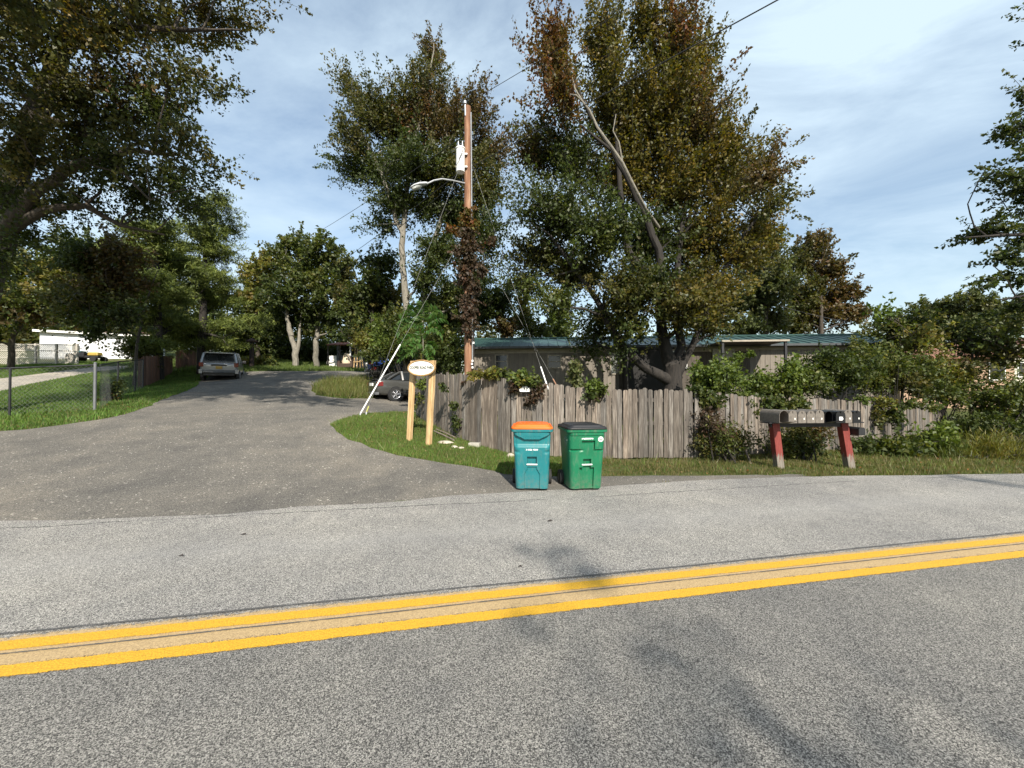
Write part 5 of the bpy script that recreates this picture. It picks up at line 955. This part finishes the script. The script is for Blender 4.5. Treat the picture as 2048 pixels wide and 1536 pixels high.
# ------------------------------------------------------------------ CHAIN-LINK FENCE
def chain(label, pts, h, step=.055, group=None, skip=False):
    base = pts[0]; t = thing('chain_link_fence', label, 'fence', base, 0, group); iv = Matrix.Translation(-base); mesh = MB(); L = 0
    for i in range(len(pts)-1):
        a, e = pts[i], pts[i+1]; L = (e.xy-a.xy).length; n = int(L/step)
        for sg_ in (1, -1):
            for k in range(-int(h/step), n+1, 2):
                s0, s1 = k*step, k*step+h
                q0, q1 = max(0, s0), min(L, s1)
                if q1-q0 < .02: continue
                za, zb_ = (q0-s0, q1-s0) if sg_ == 1 else (h-(q0-s0), h-(q1-s0)); p = a.lerp(e, q0/L)+V(0,0,za+.03); q = a.lerp(e, q1/L)+V(0,0,zb_+.03); mesh.tube([p, q], .0019, 3, False)
    o = mesh.build('mesh', simple('wire_mesh', (.16,.165,.16), .6, .4), t); o.matrix_parent_inverse = iv
    mb = MB(); mb.tube([p+V(0,0,h+.03) for p in pts], .021, 8); o = mb.build('top_rail', DARKM, t); o.matrix_parent_inverse = iv
    for i, p in enumerate(pts):
        if skip and i == 0: continue
        mb = MB(); r = .036 if i == 0 else .026; mb.tube([p-V(0,0,.2), p+V(0,0,h+(.08 if i == 0 else .03))], r, 12); mb.tube([p+V(0,0,h+(.08 if i == 0 else .03)), p+V(0,0,h+(.11 if i == 0 else .05))], [r*1.2, r*.5], 12); o = mb.build('post', simple('dull_zinc', (.16,.165,.17), .6, .4) if i == 0 else DARKM, t, True); o.matrix_parent_inverse = iv
gpt = lambda px, Y: ground_at(px, Y)
c0 = gpt(190, 11); chain('chain-link fence run from the corner post out to the left edge', [c0, gpt(20, 10.4), gpt(-180, 9.9), gpt(-420, 9.4)], 1.27)
chain('chain-link fence run going back from the corner post along the driveway', [c0+V(.05,.08,0), gpt(236, 14), gpt(270, 15.9), gpt(286, 17.3)], 1.27, skip=True)
shrub('weed_clump', 'scraggly dark weeds tangled in the chain-link fence beside the corner post', 228, 13, LB(13,(228,780,12,16,'dark'),(215,805,18,10,'brown'),(232,760,8,8,'green'), dy=.2), 50, 24, .08, 'weeds')

# ------------------------------------------------------------------ VEHICLES
def carpaint(name, col, metal=.3): return simple(name, col, .28, metal, .04, 2, coat=.7)
TAIL = simple('tail_light', (.16,.01,.01), .15, 0, .1, 3, coat=.8); RIM = simple('alloy', (.5,.5,.52), .3, .8)
def car(name, label, cat, loc, heading, sp, paint_m, group=None, pitch=0):
    t = thing(name, label, cat, loc, heading, group); t.rotation_euler = (0, -pitch, heading) if pitch else (0, 0, heading); st = sp['st']; mb = MB(); secs = []
    for x, hw, z0, z1_ in st:
        half = [(0,z0),(hw*.85,z0),(hw*.97,z0+.10),(hw,z0+(z1_-z0)*.45),(hw*.985,z0+(z1_-z0)*.72),(hw*.94,z1_-.05),(hw*.86,z1_),(0,z1_+.015)]; ring = half+[(-y, z) for y, z in half[-2:0:-1]]; secs.append([(x, y, z) for y, z in ring])
    mb.loft(secs); bo = mb.build('body', paint_m, t); sb = bo.modifiers.new('s', 'SUBSURF'); sb.levels = sb.render_levels = 2; bo.data.polygons.foreach_set('use_smooth', np.ones(len(bo.data.polygons), bool))
    gh = sp['gh']; mb = MB(); secs = []
    for x, yb, zb_, yt, zt2 in gh: secs.append([(x, yb, zb_), (x, yb*.4+yt*.6, zb_*.35+zt2*.65), (x, yt, zt2-.03), (x, yt*.85, zt2), (x, -yt*.85, zt2), (x, -yt, zt2-.03), (x, -(yb*.4+yt*.6), zb_*.35+zt2*.65), (x, -yb, zb_)])
    mb.loft(secs); mb.build('glass', GLASSD, t, True)
    mb = MB(); i0, i1 = sp['roof']; secs = []
    for x, yb, zb_, yt, zt2 in gh[i0:i1+1]: secs.append([(x, yt+.012, zt2-.06), (x, yt+.012, zt2-.01), (x, yt*.85, zt2+.022), (x, 0, zt2+.035), (x, -yt*.85, zt2+.022), (x, -yt-.012, zt2-.01), (x, -yt-.012, zt2-.06), (x, 0, zt2-.02)])
    mb.loft(secs); mb.build('roof', paint_m, t, True)
    for s in (-1, 1):
        for (xa, ya, za, xb, yb2, zb2, r_) in sp['pil']: mb = MB(); mb.tube([(xa, s*ya, za), ((xa+xb)/2, s*(ya*.45+yb2*.55+.01), (za*.45+zb2*.55)), (xb, s*yb2, zb2)], r_, 6); mb.build('pillar', paint_m, t, True)
    wr = sp['wr']; wh = sp['whw']
    for x in sp['wx']:
        for s in (-1, 1):
            mb = MB(); y = s*wh; mb.tube([(x, y-s*.16, wr+.0), (x, y-s*.0, wr)], [wr+.045, wr+.045], 28); mb.build('wheel_arch', BLACKPL, t)
            mb = MB(); ring = [(wr*.62, -.19), (wr*.97, -.19), (wr, -.15), (wr, .0), (wr*.96, .02), (wr*.66, .022), (wr*.62, .0)]; n = 28
            mb.loft([[(x+r*math.cos(a), y+s*dy_, wr+r*math.sin(a)) for r, dy_ in ring] for a in np.linspace(0, 2*math.pi, n+1)], False); w_ = mb.build('wheel', RUBBER, t, True)
            mb = MB(); mb.tube([(x, y-s*.10, wr), (x, y-s*.05, wr)], wr*.62, 24); mb.build('brake_disc', DARKM, w_)
            mb = MB()
            for k in range(10):
                a = 2*math.pi*(k//2)/5+(.14 if k % 2 else -.14); mb.tube([(x+.05*math.cos(a), y+s*.012, wr+.05*math.sin(a)), (x+wr*.63*math.cos(a+(.06 if k % 2 else -.06)), y+s*.004, wr+wr*.63*math.sin(a+(.06 if k % 2 else -.06)))], .015, 5)
            mb.tube([(x, y-s*.02, wr), (x, y+s*.02, wr)], .055, 12); mb.loft([[(x+r*math.cos(a), y+s*d_, wr+r*math.sin(a)) for r, d_ in ((wr*.6,.0),(wr*.66,.015),(wr*.66,.025),(wr*.6,.015))] for a in np.linspace(0, 2*math.pi, 29)], False); mb.build('rim', RIM, w_, True)
    for nm, m_, parts in sp['det']:
        for bx in parts: mb = MB(); mb.box(*bx); mb.build(nm, m_, t, False, .012)
    return t
BMP = simple('bumper_grey', (.10,.105,.11), .6)
sedan_sp = dict(st=[(-2.24,.62,.50,.80),(-2.20,.78,.34,.98),(-2.0,.85,.27,1.02),(-1.5,.875,.24,1.01),(-.8,.88,.22,.97),(.2,.88,.2,.94),(1.0,.88,.2,.92),(1.6,.86,.23,.87),(2.05,.78,.28,.76),(2.25,.6,.38,.62)],
  gh=[(-1.72,.66,1.0,.60,1.03),(-1.05,.74,.98,.58,1.36),(-.4,.78,.96,.58,1.43),(.2,.78,.94,.57,1.42),(.55,.77,.93,.56,1.35),(1.35,.68,.90,.62,.93)], roof=(1,4),
  pil=[(-1.72,.70,.99,-1.05,.60,1.38,.055),(-.05,.82,.93,-.15,.60,1.42,.03),(1.35,.72,.90,.55,.58,1.36,.035),(-1.0,.8,.96,-1.02,.62,1.38,.07)], wr=.32, whw=.87, wx=(-1.35,1.35),
  det=[('tail_light', TAIL, [(-2.2,-1.93,-.86,-.56,.70,.90),(-2.2,-1.93,.56,.86,.70,.90)]), ('bumper', BMP, [(-2.27,-2.1,-.78,.78,.30,.42)]), ('number_plate', WHITEP, [(-2.262,-2.2,-.26,.26,.70,.84)]), ('spoiler', BLACKPL, [(-2.26,-2.12,-.7,.7,1.0,1.03)]), ('side_trim', BMP, [(-1.0,.95,-.895,-.86,.42,.45)]), ('door_handle', GALV, [(-.7,-.55,-.885,-.86,.78,.81)])])
c_ = G(792, 803); hdg = math.atan2(.57, .82); off = Matrix.Rotation(hdg, 3, 'Z')@V(-1.35, -.87, 0)
loc = c_-off; loc.z = z1(loc.x, loc.y)+.0; loc.z = c_.z+.02
car('sedan', 'grey sedan seen from behind, half hidden by the sign and fence', 'car', loc, hdg, sedan_sp, carpaint('grey_car_paint', (.07,.07,.066)))
c2 = G(758, 752); sp2 = dict(sedan_sp); car('sedan', 'blue car parked in front of the far bushes', 'car', c2+V(1.2,.9,0), R(28), sp2, carpaint('blue_car_paint', (.01,.045,.22)))
c3 = G(812, 762); c3 = ground_at(818, 24); car('sedan', 'black car behind the grey sedan, beside the blue one', 'car', c3, R(20), sp2, carpaint('black_car_paint', (.015,.015,.017)))
suv_sp = dict(st=[(-2.38,.80,.62,1.02),(-2.34,.92,.48,1.14),(-2.1,.96,.42,1.16),(-1.2,.97,.38,1.16),(0,.97,.36,1.14),(1.0,.97,.38,1.13),(1.7,.95,.4,1.08),(2.2,.88,.45,1.0),(2.4,.72,.55,.85)],
  gh=[(-2.24,.86,1.14,.80,1.2),(-2.08,.86,1.14,.72,1.70),(-1.2,.88,1.14,.74,1.76),(.1,.88,1.13,.73,1.75),(.6,.87,1.12,.70,1.68),(1.25,.84,1.10,.78,1.13)], roof=(1,4),
  pil=[(-2.26,.86,1.14,-2.08,.74,1.70,.07),(-1.2,.92,1.13,-1.2,.76,1.75,.05),(0,.92,1.12,-.05,.76,1.75,.035),(1.25,.86,1.1,.6,.73,1.70,.04)], wr=.38, whw=.95, wx=(-1.45,1.45),
  det=[('tail_light', TAIL, [(-2.41,-2.2,-.95,-.74,.90,1.14),(-2.41,-2.2,.74,.95,.90,1.14)]), ('bumper', BMP, [(-2.5,-2.25,-.78,.78,.56,.72)]), ('bumper', carpaint('silver_bumper', (.3,.31,.32)), [(-2.47,-2.2,-.95,-.79,.5,.74),(-2.47,-2.2,.79,.95,.5,.74)]), ('number_plate', simple('yellow_plate', (.42,.26,.05), .5), [(-2.425,-2.36,-.16,.16,.78,.94)]), ('handle_bar', BLACKPL, [(-2.42,-2.34,-.38,.38,.96,1.04)]), ('spoiler', carpaint('spoiler_silver', (.3,.31,.32)), [(-2.32,-2.05,-.68,.68,1.70,1.76)]),
   ('roof_rail', BLACKPL, [(-1.9,.2,-.66,-.62,1.79,1.83),(-1.9,.2,.62,.66,1.79,1.83)]), ('wing_mirror', BLACKPL, [(.95,1.1,-1.12,-.92,1.12,1.28),(.95,1.1,.92,1.12,1.12,1.28)]), ('skid_panel', BLACKPL, [(-2.36,-2.2,-.75,.75,.38,.56)])])
cs_ = G(437, 762); hdg = R(90+31); off = Matrix.Rotation(hdg, 3, 'Z')@V(-2.3, 0, 0)
car('suv', 'silver SUV parked with its back to us on the left of the driveway', 'SUV', cs_-off+V(0,0,.08), hdg, suv_sp, carpaint('silver_paint', (.24,.25,.26), .4), pitch=R(3.5)).scale = (.89,.89,.9)
b = ground_at(172, 27); t = thing('riding_mower', 'small yellow and black riding mower by the end of the lattice fence', 'mower', b, R(10)); mb = MB(); mb.box(-.55,.1,-.35,.35,.3,.62); mb.box(-.9,.9,-.3,.3,.25,.4); mb.build('chassis', DARKM, t, False, .03); mb = MB(); mb.box(.2,.85,-.24,.24,.42,.66,tp=.12); mb.build('hood', simple('yellow_hood', (.38,.27,.05), .5), t, False, .05)
mb = MB(); mb.box(-.6,-.15,-.25,.25,.64,.74); mb.box(-.68,-.58,-.25,.25,.7,1.15); mb.build('seat', simple('teal_seat', (.02,.09,.09), .7), t, False, .03)
for x, r_ in ((-.6,.27),(.75,.19)):
    for s in (-1,1): mb = MB(); mb.tube([(x,s*.32,r_),(x,s*.5,r_)], r_, 20); mb.build('wheel', RUBBER, t, True)
mb = MB(); mb.tube([(.1,0,.6),(-.05,0,1.0)], .02, 6); mb.tube([(-.05+.16*math.cos(a)*.3, .16*math.sin(a), 1.0+.16*math.cos(a)) for a in np.linspace(0, 2*math.pi, 13)], .015, 5); mb.build('steering_wheel', BLACKPL, t)

# ------------------------------------------------------------------ SMALL GROUND THINGS
def rock(label, px, py, sx, sy, sz, group='stones along the fence foot', name='rock', mat=STONE, cat='stone', seed=1):
    c = G(px, py); rg = np.random.default_rng(seed); mb = MB(); secs = []
    for k in range(7):
        ph = math.pi*k/6; r = max(.04, math.sin(ph)); secs.append([(sx*r*math.cos(a)*rg.uniform(.85,1.15), sy*r*math.sin(a)*rg.uniform(.85,1.15), sz*(.35-math.cos(ph))*rg.uniform(.92,1.08)) for a in np.linspace(0, 2*math.pi, 11)[:-1]])
    mb.loft(secs); o = mb.build(name, mat, None, True); o.location = c; return tag(o, label, cat, group)
rock('broad flat tan stone in the grass right of the sign post', 890, 887, .19, .14, .05, seed=2); rock('small pale stone in front of the broad flat one', 908, 895, .08, .06, .035, seed=3); rock('small flat stone near the concrete block', 922, 897, .09, .06, .03, seed=4)
rock('pale stone at the fence foot beside the teal bin', 1021, 914, .09, .07, .06, seed=5)
c = G(949, 893); mb = MB(); mb.box(-.13,.13,-.08,.08,-.03,.09); o = mb.build('concrete_block', simple('concrete', (.36,.34,.29), .95, 0, .2, 10, bump=.4), None, False, .01); o.location = c; o.rotation_euler = (0,0,R(-12)); tag(o, 'grey concrete block propping the fence foot', 'block')
for i, (a, e, lab) in enumerate((((872,862),(912,879),'upper thin grey pole lying along the leaning fence'),((868,866),(908,884),'lower thin grey pole lying along the leaning fence'))):
    p, q = G(*a)+V(0,0,.05), G(*e)+V(0,0,.04); mb = MB(); mb.cur = (1.1,1.05,1); mb.tube([p, p.lerp(q,.5)+V(0,0,.01), q], .022, 7); tag(mb.build('wooden_pole', PICKET, None, True), lab, 'pole', 'poles lying by the fence')
a, e = G(1503, 929), G(1485, 908)+V(0,.1,.25); mb = MB(); mb.cur = (1.6,1.5,1.4); mb.tube([a-V(0,0,.03), a.lerp(e, .5)+V(.02,0,.02), e], .022, 7); tag(mb.build('broken_stake', PICKET, None, True), 'short pale broken stake leaning in the weeds left of the mailboxes', 'stake')
for i, (px, py, s, lab) in enumerate(((1100,1043,.035,'dark leaf on the road in front of the two bins'),(1040,1135,.02,'dark leaf on the road just above the yellow line'),(487,1070,.03,'dark leaf on the left half of the far lane'),(362,1113,.025,'dark leaf near the left part of the yellow line'))):
    c = G(px, py); mb = MB(); mb.add([(-s,-s*.3,.004),(0,-s*.6,.012),(s,-s*.1,.006),(s*.4,s*.5,.016),(-s*.5,s*.5,.008),(0,0,.004)], [(0,1,5),(1,2,5),(2,3,5),(3,4,5),(4,0,5)]); o = mb.build('fallen_leaf', simple('dead_leaf', (.04,.03,.025), .9)); o.location = c+V(0,0,.004); tag(o, lab, 'leaf', 'fallen leaves on the road')
# loose pale stones on the driveway, far too many to count
n = 1800; xy = np.column_stack([RNG.uniform(-9, 3.5, n*2), RNG.uniform(4.2, 14, n*2)]); m = pip(drive_poly, xy) & ~pip(road_poly, xy) & ~pip(island, xy); xy = xy[m][:n]; n = len(xy); z = zt(xy); s = RNG.uniform(.003, .010, n); a = RNG.uniform(0, 6.28, n)
v = np.empty((n, 5, 3))
for k in range(4): v[:, k] = np.column_stack([xy[:, 0]+s*np.cos(a+k*1.57)*RNG.uniform(.7,1.3,n), xy[:, 1]+s*np.sin(a+k*1.57), z-.001])
v[:, 4] = np.column_stack([xy[:, 0], xy[:, 1], z+s*.8]); base = (np.arange(n)*5)[:, None, None]; f = (base+np.array([[0,1,4],[1,2,4],[2,3,4],[3,0,4]])[None]).reshape(-1, 3); cc = np.repeat(RNG.uniform(.15, .6, (n, 1))*np.array([[1,.95,.86]]), 5, 0)
m_, t_, b_, o_ = new_mat('loose_stone'); N = NT(t_); N.l(N.attr(), b_.inputs['Base Color']); b_.inputs['Roughness'].default_value = .9
tag(mesh_obj('loose_gravel', v.reshape(-1, 3), f, m_, None, cc), 'loose pale gravel scattered over the driveway mouth', 'gravel', None, 'stuff')
n = 4200; xy = np.column_stack([RNG.uniform(-13, 12, n), RNG.uniform(5.5, 14, n)]); m = is_grass(xy); xy = xy[m]; n = len(xy); pos = np.column_stack([xy, zt(xy)+.035]); col = pal_pick('brown', n)*1.8
tag(leaves('leaf_litter', pos, np.tile([[0,0,.2]], (n,1)), .045, col, LEAF, None, .7), 'scattered dry fallen leaves over the verge grass', 'leaves', None, 'stuff')
print('objects', len(bpy.data.objects), 'faces', sum(len(m.polygons) for m in bpy.data.meshes))
